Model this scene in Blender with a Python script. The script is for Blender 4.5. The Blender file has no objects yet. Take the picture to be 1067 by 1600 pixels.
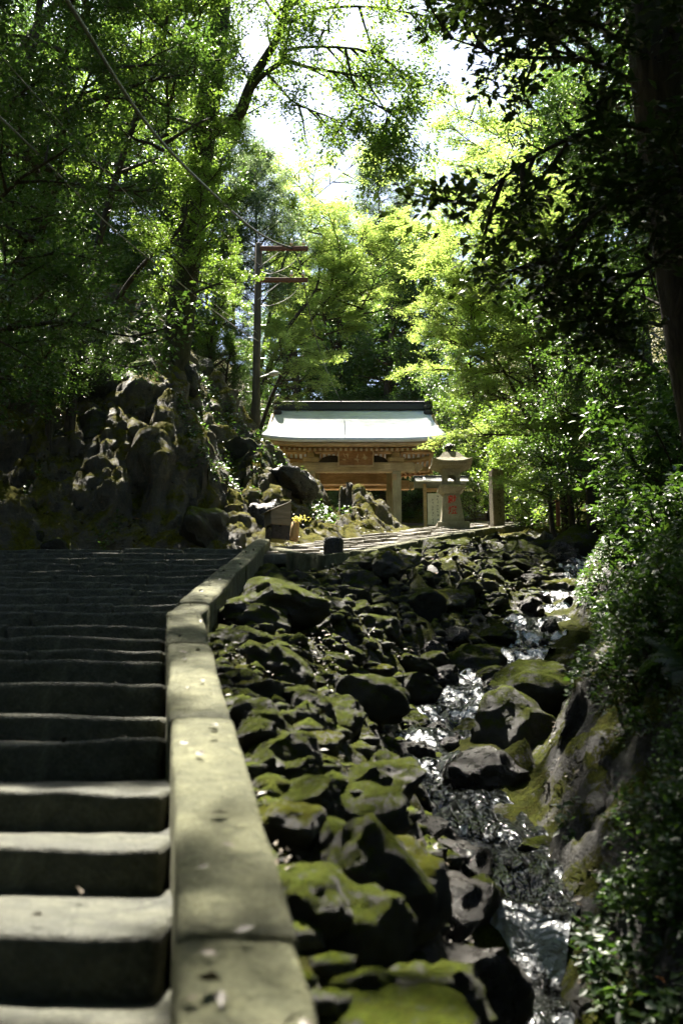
import bpy, bmesh, math, random
import numpy as np
from mathutils import Vector, Matrix

R = math.radians
scene = bpy.context.scene
COL = scene.collection

# ------------------------------------------------------------------ camera, sky, sun, exposure
F_PX, CX, CY, PITCH = 1556.0, 533.5, 800.0, R(12.3)
cam_d = bpy.data.cameras.new('camera')
cam_d.sensor_fit = 'VERTICAL'; cam_d.sensor_height = 36.0; cam_d.lens = 35.0
cam_d.clip_start = 0.05; cam_d.clip_end = 800
cam_d.dof.use_dof = True; cam_d.dof.focus_distance = 26.0; cam_d.dof.aperture_fstop = 2.0
cam = bpy.data.objects.new('camera', cam_d); COL.objects.link(cam)
cam.location = (0, 0, 0); cam.rotation_euler = (R(90) + PITCH, 0, 0)
scene.camera = cam

SUN_EL, SUN_AZ = R(63), R(-16)            # azimuth from +Y towards +X
w = bpy.data.worlds.new('World'); scene.world = w; w.use_nodes = True
nt = w.node_tree
sky = nt.nodes.new('ShaderNodeTexSky'); sky.sky_type = 'NISHITA'; sky.sun_disc = False
sky.sun_elevation = SUN_EL; sky.sun_rotation = SUN_AZ
sky.air_density = 1.0; sky.dust_density = 1.8; sky.ozone_density = 1.0
bg = nt.nodes['Background']; bg.inputs['Strength'].default_value = 0.05
nt.links.new(sky.outputs[0], bg.inputs[0])
sun_d = bpy.data.lights.new('sun', 'SUN'); sun_d.energy = 5.0; sun_d.angle = R(0.53); sun_d.color = (1.0, 0.93, 0.80)
sun = bpy.data.objects.new('sun', sun_d); COL.objects.link(sun)
to_sun = Vector((math.sin(SUN_AZ) * math.cos(SUN_EL), math.cos(SUN_AZ) * math.cos(SUN_EL), math.sin(SUN_EL)))
sun.rotation_euler = to_sun.to_track_quat('Z', 'Y').to_euler()
sun.location = to_sun * 60
vs = scene.view_settings
vs.view_transform = 'Standard'; vs.look = 'None'; vs.gamma = 1.0; vs.exposure = 2.65; vs.use_curve_mapping = False
scene.render.engine = 'CYCLES'
cy = scene.cycles
cy.use_denoising = True; cy.denoiser = 'OPENIMAGEDENOISE'
cy.max_bounces = 5; cy.diffuse_bounces = 3; cy.glossy_bounces = 2; cy.transmission_bounces = 3; cy.transparent_max_bounces = 4
cy.caustics_reflective = False; cy.caustics_refractive = False
cy.sample_clamp_indirect = 3.0
cy.use_adaptive_sampling = True; cy.adaptive_threshold = 0.03

# ------------------------------------------------------------------ geometry helpers
CT, ST = math.cos(PITCH), math.sin(PITCH)
def ray(px, py):
    u = (px - CX) / F_PX; v = (CY - py) / F_PX
    return Vector((u, CT - v * ST, ST + v * CT))
def at(px, py, Y):
    """the place seen at a photo pixel, Y metres ahead"""
    d = ray(px, py); return d * (Y / d.y)
SLOPE = 0.247
def onplane(px, py, h=1.26):
    """where the sight line meets the climbing plane of the steps (h below the eye)"""
    d = ray(px, py); t = -h / (d.z - SLOPE * d.y); return d * t

def props(o, label=None, cat=None, group=None, kind=None):
    if label: o['label'] = label
    if cat: o['category'] = cat
    if group: o['group'] = group
    if kind: o['kind'] = kind
    return o
def link(name, data, parent=None, loc=None, rot=None, scale=None):
    o = bpy.data.objects.new(name, data); COL.objects.link(o)
    if parent: o.parent = parent
    if loc is not None: o.location = loc
    if rot is not None: o.rotation_euler = rot
    if scale is not None: o.scale = scale
    return o
def thing(name, label, cat, loc=(0, 0, 0), rot=(0, 0, 0), group=None, scale=None):
    return props(link(name, None, None, loc, rot, scale), label, cat, group)

def np_mesh(name, V, Fc, mat, smooth=False):
    """mesh from arrays: V (n,3), Fc (m,k)"""
    V = np.asarray(V, np.float32); Fc = np.asarray(Fc, np.int32)
    me = bpy.data.meshes.new(name)
    me.vertices.add(len(V)); me.vertices.foreach_set('co', V.ravel())
    k = Fc.shape[1]
    me.loops.add(Fc.size); me.loops.foreach_set('vertex_index', Fc.ravel())
    me.polygons.add(len(Fc)); me.polygons.foreach_set('loop_start', np.arange(0, Fc.size, k, dtype=np.int32))
    if smooth: me.polygons.foreach_set('use_smooth', np.ones(len(Fc), bool))
    me.update(calc_edges=True)
    if mat: me.materials.append(mat)
    return me
def bm_mesh(name, bm, mat, smooth=False):
    me = bpy.data.meshes.new(name); bm.to_mesh(me); bm.free()
    if smooth:
        for p in me.polygons: p.use_smooth = True
    if mat: me.materials.append(mat)
    return me

def bm_box(bm, c, s, rot=None, taper=None):
    """box centre c, full size s; taper = scale of the top face in x and y"""
    hx, hy, hz = s[0] / 2, s[1] / 2, s[2] / 2
    tx, ty = taper if taper else (1, 1)
    co = [(-hx, -hy, -hz), (hx, -hy, -hz), (hx, hy, -hz), (-hx, hy, -hz),
          (-hx * tx, -hy * ty, hz), (hx * tx, -hy * ty, hz), (hx * tx, hy * ty, hz), (-hx * tx, hy * ty, hz)]
    M = Matrix.Translation(c) @ (rot.to_4x4() if rot else Matrix.Identity(4))
    v = [bm.verts.new(M @ Vector(p)) for p in co]
    for f in ((3, 2, 1, 0), (4, 5, 6, 7), (0, 1, 5, 4), (1, 2, 6, 5), (2, 3, 7, 6), (3, 0, 4, 7)):
        bm.faces.new([v[i] for i in f])
    return v
def box(name, c, s, mat, parent=None, bevel=0.0, rot=None, taper=None, seg=1):
    bm = bmesh.new(); bm_box(bm, (0, 0, 0), s, None, taper)
    if bevel: bmesh.ops.bevel(bm, geom=list(bm.edges), offset=bevel, segments=seg, affect='EDGES', profile=0.5)
    o = link(name, bm_mesh(name, bm, mat), parent, c)
    if rot is not None: o.rotation_euler = rot
    return o
def beam(name, a, b, wd, ht, mat, parent=None, bevel=0.008):
    """squared timber from a to b"""
    a = Vector(a); b = Vector(b); d = b - a
    o = box(name, (a + b) / 2, (d.length, wd, ht), mat, parent, bevel)
    o.rotation_euler = d.to_track_quat('X', 'Z').to_euler()
    return o
def lathe(bm, prof, n=12, c=(0, 0, 0)):
    rings = []
    for r, z in prof:
        rings.append([bm.verts.new((c[0] + r * math.cos(2 * math.pi * k / n), c[1] + r * math.sin(2 * math.pi * k / n), c[2] + z)) for k in range(n)])
    for a, b in zip(rings, rings[1:]):
        for k in range(n):
            bm.faces.new((a[k], a[(k + 1) % n], b[(k + 1) % n], b[k]))
    bm.faces.new(list(reversed(rings[0]))); bm.faces.new(rings[-1])

def tubes(polys, n=6):
    """arrays for tapered tubes: polys = [(pts, r0, r1)]"""
    VV, FF, base = [], [], 0
    ang = np.arange(n) * 2 * math.pi / n
    ca, sa = np.cos(ang), np.sin(ang)
    for pts, r0, r1 in polys:
        P = np.asarray(pts, float); m = len(P)
        T = np.gradient(P, axis=0); T /= np.linalg.norm(T, axis=1)[:, None] + 1e-9
        ref = np.array((0, 0, 1.0)) if abs(T[0][2]) < 0.8 else np.array((1.0, 0, 0))
        U = np.cross(T, ref); U /= np.linalg.norm(U, axis=1)[:, None] + 1e-9
        W = np.cross(T, U)
        rr = np.asarray(r0) if np.ndim(r0) else r0 + (r1 - r0) * np.linspace(0, 1, m) ** 0.8
        V = P[:, None, :] + rr[:, None, None] * (ca[None, :, None] * U[:, None, :] + sa[None, :, None] * W[:, None, :])
        VV.append(V.reshape(-1, 3))
        i = np.arange(m - 1)[:, None] * n; k = np.arange(n)[None, :]; k2 = (k + 1) % n
        FF.append(np.stack([i + k, i + k2, i + n + k2, i + n + k], -1).reshape(-1, 4) + base)
        base += m * n
    return np.concatenate(VV), np.concatenate(FF)
def tube_obj(name, polys, mat, parent=None, n=6):
    V, Fc = tubes(polys, n)
    return link(name, np_mesh(name, V, Fc, mat, True), parent)
def smooth_poly(pts, n):
    """Catmull-Rom through pts"""
    P = np.asarray(pts, float); m = len(P)
    Q = np.vstack([2 * P[0] - P[1], P, 2 * P[-1] - P[-2]])
    out = []
    for t in np.linspace(0, m - 1 - 1e-6, n):
        i = int(t); f = t - i
        p0, p1, p2, p3 = Q[i], Q[i + 1], Q[i + 2], Q[i + 3]
        out.append(0.5 * ((2 * p1) + (-p0 + p2) * f + (2 * p0 - 5 * p1 + 4 * p2 - p3) * f * f + (-p0 + 3 * p1 - 3 * p2 + p3) * f ** 3))
    return np.array(out)

# numpy value noise
def _h(ix, iy, iz, seed):
    n = (ix * 374761393 + iy * 668265263 + iz * 2147483647 + seed * 1274126177).astype(np.int64)
    n = (n ^ (n >> 13)) * 1274126177
    n = n ^ (n >> 16)
    return (n & 0xffff) / 65535.0
def vnoise(x, y, z=0.0, seed=0):
    x, y, z = np.broadcast_arrays(np.asarray(x, float), np.asarray(y, float), np.asarray(z, float))
    ix, iy, iz = np.floor(x).astype(np.int64), np.floor(y).astype(np.int64), np.floor(z).astype(np.int64)
    fx, fy, fz = x - ix, y - iy, z - iz
    fx, fy, fz = [f * f * (3 - 2 * f) for f in (fx, fy, fz)]
    r = 0
    for dx in (0, 1):
        for dy in (0, 1):
            for dz in (0, 1):
                r = r + _h(ix + dx, iy + dy, iz + dz, seed) * (fx if dx else 1 - fx) * (fy if dy else 1 - fy) * (fz if dz else 1 - fz)
    return r * 2 - 1
def fbm(x, y, z=0.0, oct=4, seed=0):
    a, r = 1.0, 0
    for o in range(oct):
        r = r + a * vnoise(x * 2 ** o, y * 2 ** o, np.asarray(z) * 2 ** o, seed + o * 17); a *= 0.5
    return r
def facets(x, y, size, seed, amp, tilt):
    """blocky rock relief: every Voronoi cell is a slab of its own height and tilt"""
    gx, gy = x / size, y / size
    ix, iy = np.floor(gx).astype(np.int64), np.floor(gy).astype(np.int64)
    num = np.zeros(x.shape); den = np.zeros(x.shape) + 1e-12
    z0 = np.zeros_like(ix)
    for dx in (-1, 0, 1):
        for dy in (-1, 0, 1):
            cx, cy_ = ix + dx, iy + dy
            px = cx + _h(cx, cy_, z0, seed); py = cy_ + _h(cx, cy_, z0, seed + 1)
            d = (gx - px) ** 2 + (gy - py) ** 2
            hgt = amp * (_h(cx, cy_, z0, seed + 2) * 2 - 1) + size * tilt * ((gx - px) * (_h(cx, cy_, z0, seed + 3) * 2 - 1) + (gy - py) * (_h(cx, cy_, z0, seed + 4) * 2 - 1))
            w_ = np.exp(-22 * d); num += w_ * hgt; den += w_
    return num / den
# ------------------------------------------------------------------ materials
class NT:
    def __init__(s, name):
        s.m = bpy.data.materials.new(name); s.m.use_nodes = True
        s.t = s.m.node_tree; s.b = s.t.nodes['Principled BSDF']; s.out = s.t.nodes['Material Output']
    def n(s, kind, **kw):
        x = s.t.nodes.new('ShaderNode' + kind)
        for k, v in kw.items():
            if k in x.inputs.keys(): x.inputs[k].default_value = v
            else: setattr(x, k, v)
        return x
    def l(s, a, b): s.t.links.new(a, b)
    def coord(s, which='Object', scale=None):
        c = s.n('TexCoord').outputs[which]
        if scale is not None:
            mp = s.n('Mapping'); mp.inputs['Scale'].default_value = scale; s.l(c, mp.inputs[0]); return mp.outputs[0]
        return c
    def noise(s, vec, sc, det=4, rough=0.55, dist=0.0):
        x = s.n('TexNoise', Scale=sc, Detail=det, Roughness=rough, Distortion=dist); s.l(vec, x.inputs['Vector']); return x.outputs['Fac']
    def ramp(s, fac, stops):
        x = s.n('ValToRGB'); cr = x.color_ramp
        while len(cr.elements) > 1: cr.elements.remove(cr.elements[-1])
        for i, (p, c) in enumerate(stops):
            e = cr.elements[0] if i == 0 else cr.elements.new(p)
            e.position = p; e.color = (*c, 1) if len(c) == 3 else c
        s.l(fac, x.inputs[0]); return x.outputs[0]
    def mix(s, fac, a, b, mode='MIX'):
        x = s.n('Mix', data_type='RGBA', blend_type=mode)
        for sock, v in ((x.inputs[0], fac), (x.inputs[6], a), (x.inputs[7], b)):
            if hasattr(v, 'is_linked'): s.l(v, sock)
            else: sock.default_value = (*v, 1) if isinstance(v, tuple) else v
        return x.outputs[2]
    def math(s, op, a, b=0.0):
        x = s.n('Math', operation=op)
        for sock, v in ((x.inputs[0], a), (x.inputs[1], b)):
            if hasattr(v, 'is_linked'): s.l(v, sock)
            else: sock.default_value = v
        return x.outputs[0]
    def bump(s, fac, strength, dist=0.02, prev=None):
        x = s.n('Bump', Strength=strength, Distance=dist); s.l(fac, x.inputs['Height'])
        if prev: s.l(prev, x.inputs['Normal'])
        return x.outputs[0]
    def set(s, **kw):
        for k, v in kw.items():
            k = {'col': 'Base Color', 'rough': 'Roughness', 'nrm': 'Normal', 'metal': 'Metallic', 'spec': 'Specular IOR Level'}[k]
            sock = s.b.inputs[k]
            if hasattr(v, 'is_linked'): s.l(v, sock)
            else: sock.default_value = (*v, 1) if isinstance(v, tuple) else v
        return s.m

def stone_mat(name, dark, light, moss, moss_amt, rough=0.75, wet=0.0, sc=1.0, coords='Object'):
    """weathered stone, mossy where it faces up"""
    s = NT(name); c = s.coord(coords)
    n1 = s.noise(c, 2.2 * sc, 6, 0.62, 0.3); nm = s.noise(c, 5.5 * sc, 6, 0.68, 0.5); n2 = s.noise(c, 15 * sc, 5, 0.7); n3 = s.noise(c, 48 * sc, 4, 0.65)
    mixn = s.math('ADD', s.math('MULTIPLY', n1, 0.4), s.math('ADD', s.math('MULTIPLY', nm, 0.35), s.math('MULTIPLY', n3, 0.25)))
    col = s.ramp(mixn, [(0.36, dark), (0.50, tuple((a * 0.6 + b * 0.4) for a, b in zip(dark, light))), (0.62, light)])
    g = s.n('NewGeometry'); sx = s.n('SeparateXYZ'); s.l(g.outputs['Normal'], sx.inputs[0])
    up = s.math('ADD', s.math('MULTIPLY', sx.outputs['Z'], 0.45), s.math('ADD', s.math('ADD', s.math('MULTIPLY', n1, 1.35), -0.35), s.math('ADD', s.math('MULTIPLY', nm, 0.45), s.math('ADD', s.math('MULTIPLY', n2, 0.25), s.math('ADD', s.math('MULTIPLY', n3, 0.6), -0.3)))))
    mk = s.ramp(up, [(0.94 - moss_amt, (0, 0, 0)), (1.22 - moss_amt, (1, 1, 1))])
    mv = s.math('ADD', s.math('MULTIPLY', n2, 0.5), s.math('MULTIPLY', n3, 0.5))
    mossc = s.ramp(mv, [(0.36, tuple(x * 0.22 for x in moss)), (0.5, moss), (0.64, (moss[0] * 1.8, moss[1] * 1.55, moss[2] * 1.2))])
    brown = s.ramp(nm, [(0.48, (0, 0, 0)), (0.66, (1, 1, 1))])
    mossc = s.mix(s.math('MULTIPLY', brown, 0.6), mossc, (moss[0] * 0.75, moss[1] * 0.5, moss[2] * 0.8))
    lich = s.ramp(s.noise(c, 7.5 * sc, 4, 0.6), [(0.62, (0, 0, 0)), (0.66, (1, 1, 1))])
    col = s.mix(s.math('MULTIPLY', lich, 0.4), col, tuple(min(0.5, x * 1.5) for x in light))
    col = s.mix(mk, col, mossc)
    rg = s.ramp(n1, [(0.35, (rough - 0.45 * wet,) * 3), (0.6, (rough,) * 3)])
    rg = s.mix(mk, rg, (0.9, 0.9, 0.9))
    b = s.bump(nm, 0.8, 0.10); b = s.bump(n2, 0.9, 0.05, b); b = s.bump(n3, 0.9, 0.03, b)
    sp_ = s.mix(mk, (0.4,) * 3, (0.05,) * 3)
    return s.set(col=col, rough=rg, nrm=b, spec=sp_)

M = {}
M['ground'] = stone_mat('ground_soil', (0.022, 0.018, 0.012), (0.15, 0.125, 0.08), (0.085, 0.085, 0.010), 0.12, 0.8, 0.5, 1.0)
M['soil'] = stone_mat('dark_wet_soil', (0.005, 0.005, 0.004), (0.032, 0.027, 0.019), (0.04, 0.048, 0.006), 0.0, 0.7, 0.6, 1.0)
M['boulder'] = stone_mat('mossy_boulder', (0.010, 0.010, 0.007), (0.06, 0.056, 0.04), (0.062, 0.084, 0.008), 0.13, 0.75, 0.5, 1.2)
M['boulder2'] = stone_mat('bare_boulder', (0.016, 0.016, 0.012), (0.11, 0.102, 0.076), (0.09, 0.105, 0.008), 0.02, 0.7, 0.6, 1.3)
M['wetrock'] = stone_mat('wet_rock', (0.008, 0.008, 0.007), (0.05, 0.042, 0.034), (0.055, 0.065, 0.006), -0.06, 0.5, 0.9, 1.5)
M['step'] = stone_mat('step_stone', (0.016, 0.020, 0.012), (0.15, 0.152, 0.105), (0.04, 0.055, 0.008), -0.2, 0.75, 0.3, 1.3)
M['curb'] = stone_mat('kerb_stone', (0.045, 0.050, 0.020), (0.23, 0.23, 0.125), (0.10, 0.125, 0.008), -0.085, 0.85, 0.0, 1.5)
M['lantern'] = stone_mat('lantern_granite', (0.32, 0.28, 0.20), (0.54, 0.50, 0.38), (0.10, 0.12, 0.025), -0.3, 0.85, 0.0, 3.0)
M['mossy_top'] = stone_mat('lantern_roof_stone', (0.24, 0.21, 0.13), (0.48, 0.44, 0.32), (0.11, 0.14, 0.03), -0.1, 0.85, 0.0, 4.0)
M['pillar'] = stone_mat('pillar_stone', (0.14, 0.11, 0.05), (0.34, 0.29, 0.16), (0.06, 0.06, 0.015), -0.12, 0.9, 0.0, 4.0)
M['gravel'] = stone_mat('bounce_gravel', (0.36, 0.31, 0.23), (0.60, 0.54, 0.42), (0.08, 0.08, 0.03), -0.2, 0.9, 0.0, 6.0)  # kept pale so the hidden ground throws light onto the gate timbers
M['path'] = stone_mat('path_stone', (0.16, 0.145, 0.11), (0.44, 0.40, 0.32), (0.07, 0.075, 0.02), -0.3, 0.6, 0.3, 2.0)

def wood_mat(name, a, b, rough=0.75, axis=(1.5, 14, 14)):
    s = NT(name); c = s.coord('Object', axis)
    n1 = s.noise(c, 1.6, 6, 0.65, 0.6); n2 = s.noise(s.coord('Object'), 1.7, 3)
    col = s.ramp(n1, [(0.3, a), (0.55, tuple((x + y) / 2 for x, y in zip(a, b))), (0.72, b)])
    col = s.mix(s.ramp(n2, [(0.4, (0, 0, 0)), (0.7, (0.6,) * 3)]), col, tuple(x * 0.55 for x in a))
    return s.set(col=col, rough=rough, nrm=s.bump(n1, 0.5, 0.01), spec=0.3)
M['wood'] = wood_mat('weathered_timber', (0.34, 0.205, 0.09), (0.66, 0.46, 0.25))
M['wood_v'] = wood_mat('weathered_post_timber', (0.28, 0.23, 0.12), (0.52, 0.44, 0.26), axis=(14, 14, 1.5))
M['wood_lt'] = wood_mat('pale_timber', (0.40, 0.29, 0.15), (0.70, 0.54, 0.32))
M['wood_red'] = wood_mat('plaque_timber', (0.22, 0.10, 0.035), (0.46, 0.25, 0.11))
M['wood_dk'] = wood_mat('dark_timber', (0.022, 0.016, 0.011), (0.07, 0.055, 0.038))
M['wood_box'] = wood_mat('grey_box_timber', (0.10, 0.085, 0.055), (0.24, 0.21, 0.15))
M['wood_vase'] = wood_mat('tan_log', (0.22, 0.13, 0.05), (0.42, 0.28, 0.12), axis=(12, 12, 1.5))
M['pole'] = wood_mat('pole_timber', (0.05, 0.04, 0.028), (0.13, 0.105, 0.075), axis=(12, 12, 0.8))

def plain(name, col, rough=0.6, metal=0.0, bump=0.15, sc=20, var=0.25):
    s = NT(name); c = s.coord('Object'); n = s.noise(c, sc, 4)
    cc = s.mix(s.ramp(n, [(0.35, (0, 0, 0)), (0.7, (1, 1, 1))]), tuple(x * (1 - var) for x in col), tuple(min(1, x * (1 + var)) for x in col))
    return s.set(col=cc, rough=rough, metal=metal, nrm=s.bump(n, bump, 0.005))
M['rust'] = plain('rusty_red_steel', (0.15, 0.055, 0.032), 0.8, 0.0)
M['steel'] = plain('galvanised_steel', (0.42, 0.42, 0.42), 0.45, 0.6)
M['porcelain'] = plain('white_porcelain', (0.8, 0.8, 0.78), 0.2, 0.0, 0.02)
M['cable'] = plain('black_cable', (0.02, 0.02, 0.02), 0.45)
M['cable_grey'] = plain('grey_cable', (0.16, 0.15, 0.13), 0.6)
M['lampglass'] = plain('lamp_lens', (0.55, 0.55, 0.52), 0.25)
M['ridge'] = plain('ridge_dark_metal', (0.03, 0.03, 0.03), 0.6, 0.0, 0.2, 8)
M['red_ink'] = plain('red_painted_letters', (0.55, 0.035, 0.02), 0.7)
M['ink'] = plain('black_ink', (0.02, 0.02, 0.02), 0.7)
M['carved'] = plain('carved_letter_dark', (0.055, 0.045, 0.02), 0.9)
M['board'] = plain('white_board', (0.72, 0.70, 0.62), 0.7, 0, 0.1, 6, 0.1)
M['sheet'] = plain('sheet_metal_roofing', (0.55, 0.56, 0.56), 0.4, 0.5, 0.1, 5, 0.15)
M['bark_red'] = plain('red_brown_post', (0.30, 0.11, 0.05), 0.8)
def roof_mat():
    s = NT('grey_copper_shingles'); c = s.coord('Object')
    n = s.noise(s.coord('Object', (0.8, 3, 3)), 3, 5, 0.6); n2 = s.noise(c, 1.2, 3)
    col = s.ramp(n, [(0.3, (0.54, 0.58, 0.64)), (0.7, (0.70, 0.73, 0.78))])
    col = s.mix(s.ramp(n2, [(0.5, (0, 0, 0)), (0.75, (0.3,) * 3)]), col, (0.25, 0.26, 0.24))
    return s.set(col=col, rough=s.ramp(n, [(0.3, (0.30,) * 3), (0.7, (0.42,) * 3)]), metal=0.15, nrm=s.bump(n, 0.2, 0.01))
M['roof'] = roof_mat()

def bark_mat(name, a, b, moss=0.0):
    s = NT(name); c = s.coord('Object', (5, 5, 1.2))
    n1 = s.noise(c, 2.5, 6, 0.65, 0.4); n2 = s.noise(s.coord('Object'), 1.3, 3)
    col = s.ramp(n1, [(0.35, a), (0.65, b)])
    col = s.mix(s.ramp(n2, [(0.55 - moss * 0.2, (0, 0, 0)), (0.7, (0.7,) * 3)]), col, (0.035, 0.05, 0.012))
    return s.set(col=col, rough=0.9, nrm=s.bump(n1, 0.9, 0.04), spec=0.2)
M['bark'] = bark_mat('tree_bark', (0.018, 0.014, 0.010), (0.075, 0.06, 0.045))
M['bark_moss'] = bark_mat('mossy_bark', (0.016, 0.014, 0.010), (0.06, 0.05, 0.035), 1.0)

def leaf_mat(name, stops, trans, tfac=0.5, rough=0.38, spec=0.5):
    """leaf: glossy top, sun glows through; every leaf its own tint"""
    s = NT(name); g = s.n('NewGeometry')
    rnd = g.outputs['Random Per Island']
    oi = s.n('ObjectInfo')
    col = s.ramp(rnd, stops)
    tr = s.ramp(rnd, [(0.0, tuple(x * 0.62 for x in trans)), (0.6, trans), (1.0, (min(1, trans[0] * 1.35), min(1, trans[1] * 1.15), trans[2]))])
    s.set(col=col, rough=rough, spec=spec)
    t = s.n('BsdfTranslucent'); s.l(tr, t.inputs['Color'])
    mx = s.n('MixShader'); mx.inputs[0].default_value = tfac
    s.l(s.b.outputs[0], mx.inputs[1]); s.l(t.outputs[0], mx.inputs[2]); s.l(mx.outputs[0], s.out.inputs['Surface'])
    return s.m
M['leaf_dark'] = leaf_mat('evergreen_leaf', [(0, (0.012, 0.030, 0.012)), (0.6, (0.024, 0.056, 0.019)), (1, (0.05, 0.085, 0.024))], (0.12, 0.24, 0.032), 0.36, 0.30)
M['leaf_mid'] = leaf_mat('broad_leaf', [(0, (0.025, 0.055, 0.012)), (0.6, (0.045, 0.085, 0.018)), (1, (0.075, 0.115, 0.025))], (0.25, 0.42, 0.05), 0.45, 0.36)
M['leaf_maple'] = leaf_mat('maple_leaf', [(0, (0.05, 0.09, 0.018)), (0.6, (0.075, 0.12, 0.022)), (1, (0.11, 0.14, 0.03))], (0.40, 0.56, 0.12), 0.58, 0.42)
M['leaf_blue'] = leaf_mat('haze_blue_leaf', [(0, (0.03, 0.065, 0.035)), (0.6, (0.05, 0.095, 0.05)), (1, (0.08, 0.12, 0.06))], (0.18, 0.28, 0.10), 0.45, 0.4)  # bluish tint puts distance haze into the leaf colour
M['leaf_big'] = leaf_mat('glossy_shrub_leaf', [(0, (0.015, 0.035, 0.012)), (0.7, (0.03, 0.065, 0.018)), (1, (0.06, 0.10, 0.02))], (0.09, 0.19, 0.022), 0.36, 0.42)
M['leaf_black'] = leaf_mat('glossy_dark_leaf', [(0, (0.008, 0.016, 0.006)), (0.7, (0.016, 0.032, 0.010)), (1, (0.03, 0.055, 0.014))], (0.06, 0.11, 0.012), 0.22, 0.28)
M['leaf_fern'] = leaf_mat('fern_leaf', [(0, (0.012, 0.03, 0.010)), (1, (0.03, 0.065, 0.015))], (0.09, 0.17, 0.02), 0.4, 0.45)
M['leaf_yellow'] = leaf_mat('yellow_sprig_leaf', [(0, (0.30, 0.28, 0.04)), (1, (0.45, 0.36, 0.06))], (0.8, 0.72, 0.15), 0.5)
def litter_mat():
    s = NT('fallen_leaf'); g = s.n('NewGeometry')
    col = s.ramp(g.outputs['Random Per Island'], [(0, (0.02, 0.015, 0.009)), (0.5, (0.05, 0.036, 0.02)), (0.85, (0.10, 0.078, 0.05)), (0.97, (0.18, 0.15, 0.11)), (1, (0.35, 0.13, 0.03))])
    return s.set(col=col, rough=0.55)
M['litter'] = litter_mat()
def water_mat():
    s = NT('stream_water'); c = s.coord('Object')
    v = s.coord('Object', (1.0, 0.45, 1.0))
    n1 = s.noise(v, 7, 3, 0.5, 0.6); n2 = s.noise(v, 22, 2, 0.5, 0.4)
    f = s.noise(v, 26, 6, 0.8, 0.5)
    at_ = s.n('Attribute', attribute_name='foam_glint')
    foam_glint = s.ramp(s.math('ADD', s.math('MULTIPLY', f, 0.9), s.math('MULTIPLY', at_.outputs['Fac'], 0.42)), [(0.70, (0, 0, 0)), (0.80, (1, 1, 1))])  # white mask: real foam together with painted sun sparkle
    col = s.mix(s.math('MULTIPLY', foam_glint, 0.85), (0.006, 0.007, 0.006), (0.55, 0.57, 0.60))
    rg = s.mix(foam_glint, (0.055, 0.055, 0.055), (0.25, 0.25, 0.25))
    b = s.bump(n1, 0.8, 0.16); b = s.bump(n2, 0.6, 0.03, b)
    s.b.inputs['IOR'].default_value = 1.33
    return s.set(col=col, rough=rg, nrm=b, spec=0.7)
M['water'] = water_mat()
# ------------------------------------------------------------------ the lie of the land
def B(Y):
    """the climbing plane of steps and path"""
    Y = np.asarray(Y, float)
    return -1.26 + SLOPE * np.minimum(Y, 32) + 0.15 * np.clip(Y - 32, 0, 16) + 0.42 * np.clip(Y - 48, 0, 60)
# right edge of kerb and upper path, as X over Y
EY = [-15, 0, 2.03, 8.43, 15.2, 16.0, 17.6, 21, 25, 30, 34, 60]
EX = [2.6, 0.35, -0.02, -1.19, -1.32, -0.35, 0.28, 1.6, 3.3, 5.6, 7.0, 9.0]
# stream: middle X, bed height, half width
SY = [-15, 0, 4, 5.6, 6.05, 6.35, 7.6, 9, 11, 12.5, 14.5, 16.5, 19.5, 23, 28, 60]
SX = [1.2, 0.9, 0.92, 0.94, 1.0, 1.08, 1.10, 0.84, 1.09, 1.64, 2.72, 3.48, 4.66, 5.96, 7.9, 12]
SZ = [-7, -3.2, -1.95, -1.50, -1.42, -1.10, -0.87, -0.50, 0.12, 0.60, 1.34, 2.15, 3.20, 4.20, 5.5, 13]
SW = [0.3, 0.3, 0.24, 0.20, 0.20, 0.30, 0.36, 0.36, 0.42, 0.45, 0.50, 0.36, 0.3, 0.3, 0.3, 0.3]
E_ = lambda Y: np.interp(Y, EY, EX)
S_ = lambda Y: np.interp(Y, SY, SX)
Z_ = lambda Y: np.interp(Y, SY, SZ)
W_ = lambda Y: np.interp(Y, SY, SW)
WR_ = lambda Y: W_(Y) + np.interp(Y, [7.6, 9, 10.5, 12.5, 14, 15.6], [0, 0.45, 0.8, 0.9, 0.55, 0.0])   # right bank stands back round the big boulders
FOOT = np.array([(-6.9, -15), (-6.9, 18.3), (-5, 19.75), (-2.0, 20.3), (-0.7, 22.3), (0.7, 25), (2.1, 27.4), (2.2, 28.4), (1.4, 29.6), (-0.9, 31.2), (-2.4, 33), (-3.2, 36), (-4.5, 45), (-5, 60), (-6, 130)])
def hill_dist(X, Y):
    """distance inside the left hill from its foot line, 0 outside"""
    best = np.full(X.shape, 1e9)
    for (x0, y0), (x1, y1) in zip(FOOT[:-1], FOOT[1:]):
        dx, dy = x1 - x0, y1 - y0
        t = np.clip(((X - x0) * dx + (Y - y0) * dy) / (dx * dx + dy * dy), 0, 1)
        best = np.minimum(best, np.hypot(X - x0 - t * dx, Y - y0 - t * dy))
    poly = np.vstack([FOOT, [(-300, 130), (-300, -15)]])
    ins = np.zeros(X.shape, bool); n = len(poly)
    for i in range(n):
        x0, y0 = poly[i]; x1, y1 = poly[(i + 1) % n]
        c = ((y0 > Y) != (y1 > Y)) & (X < (x1 - x0) * (Y - y0) / (y1 - y0 + 1e-12) + x0)
        ins ^= c
    return np.where(ins, best, 0)
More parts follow.
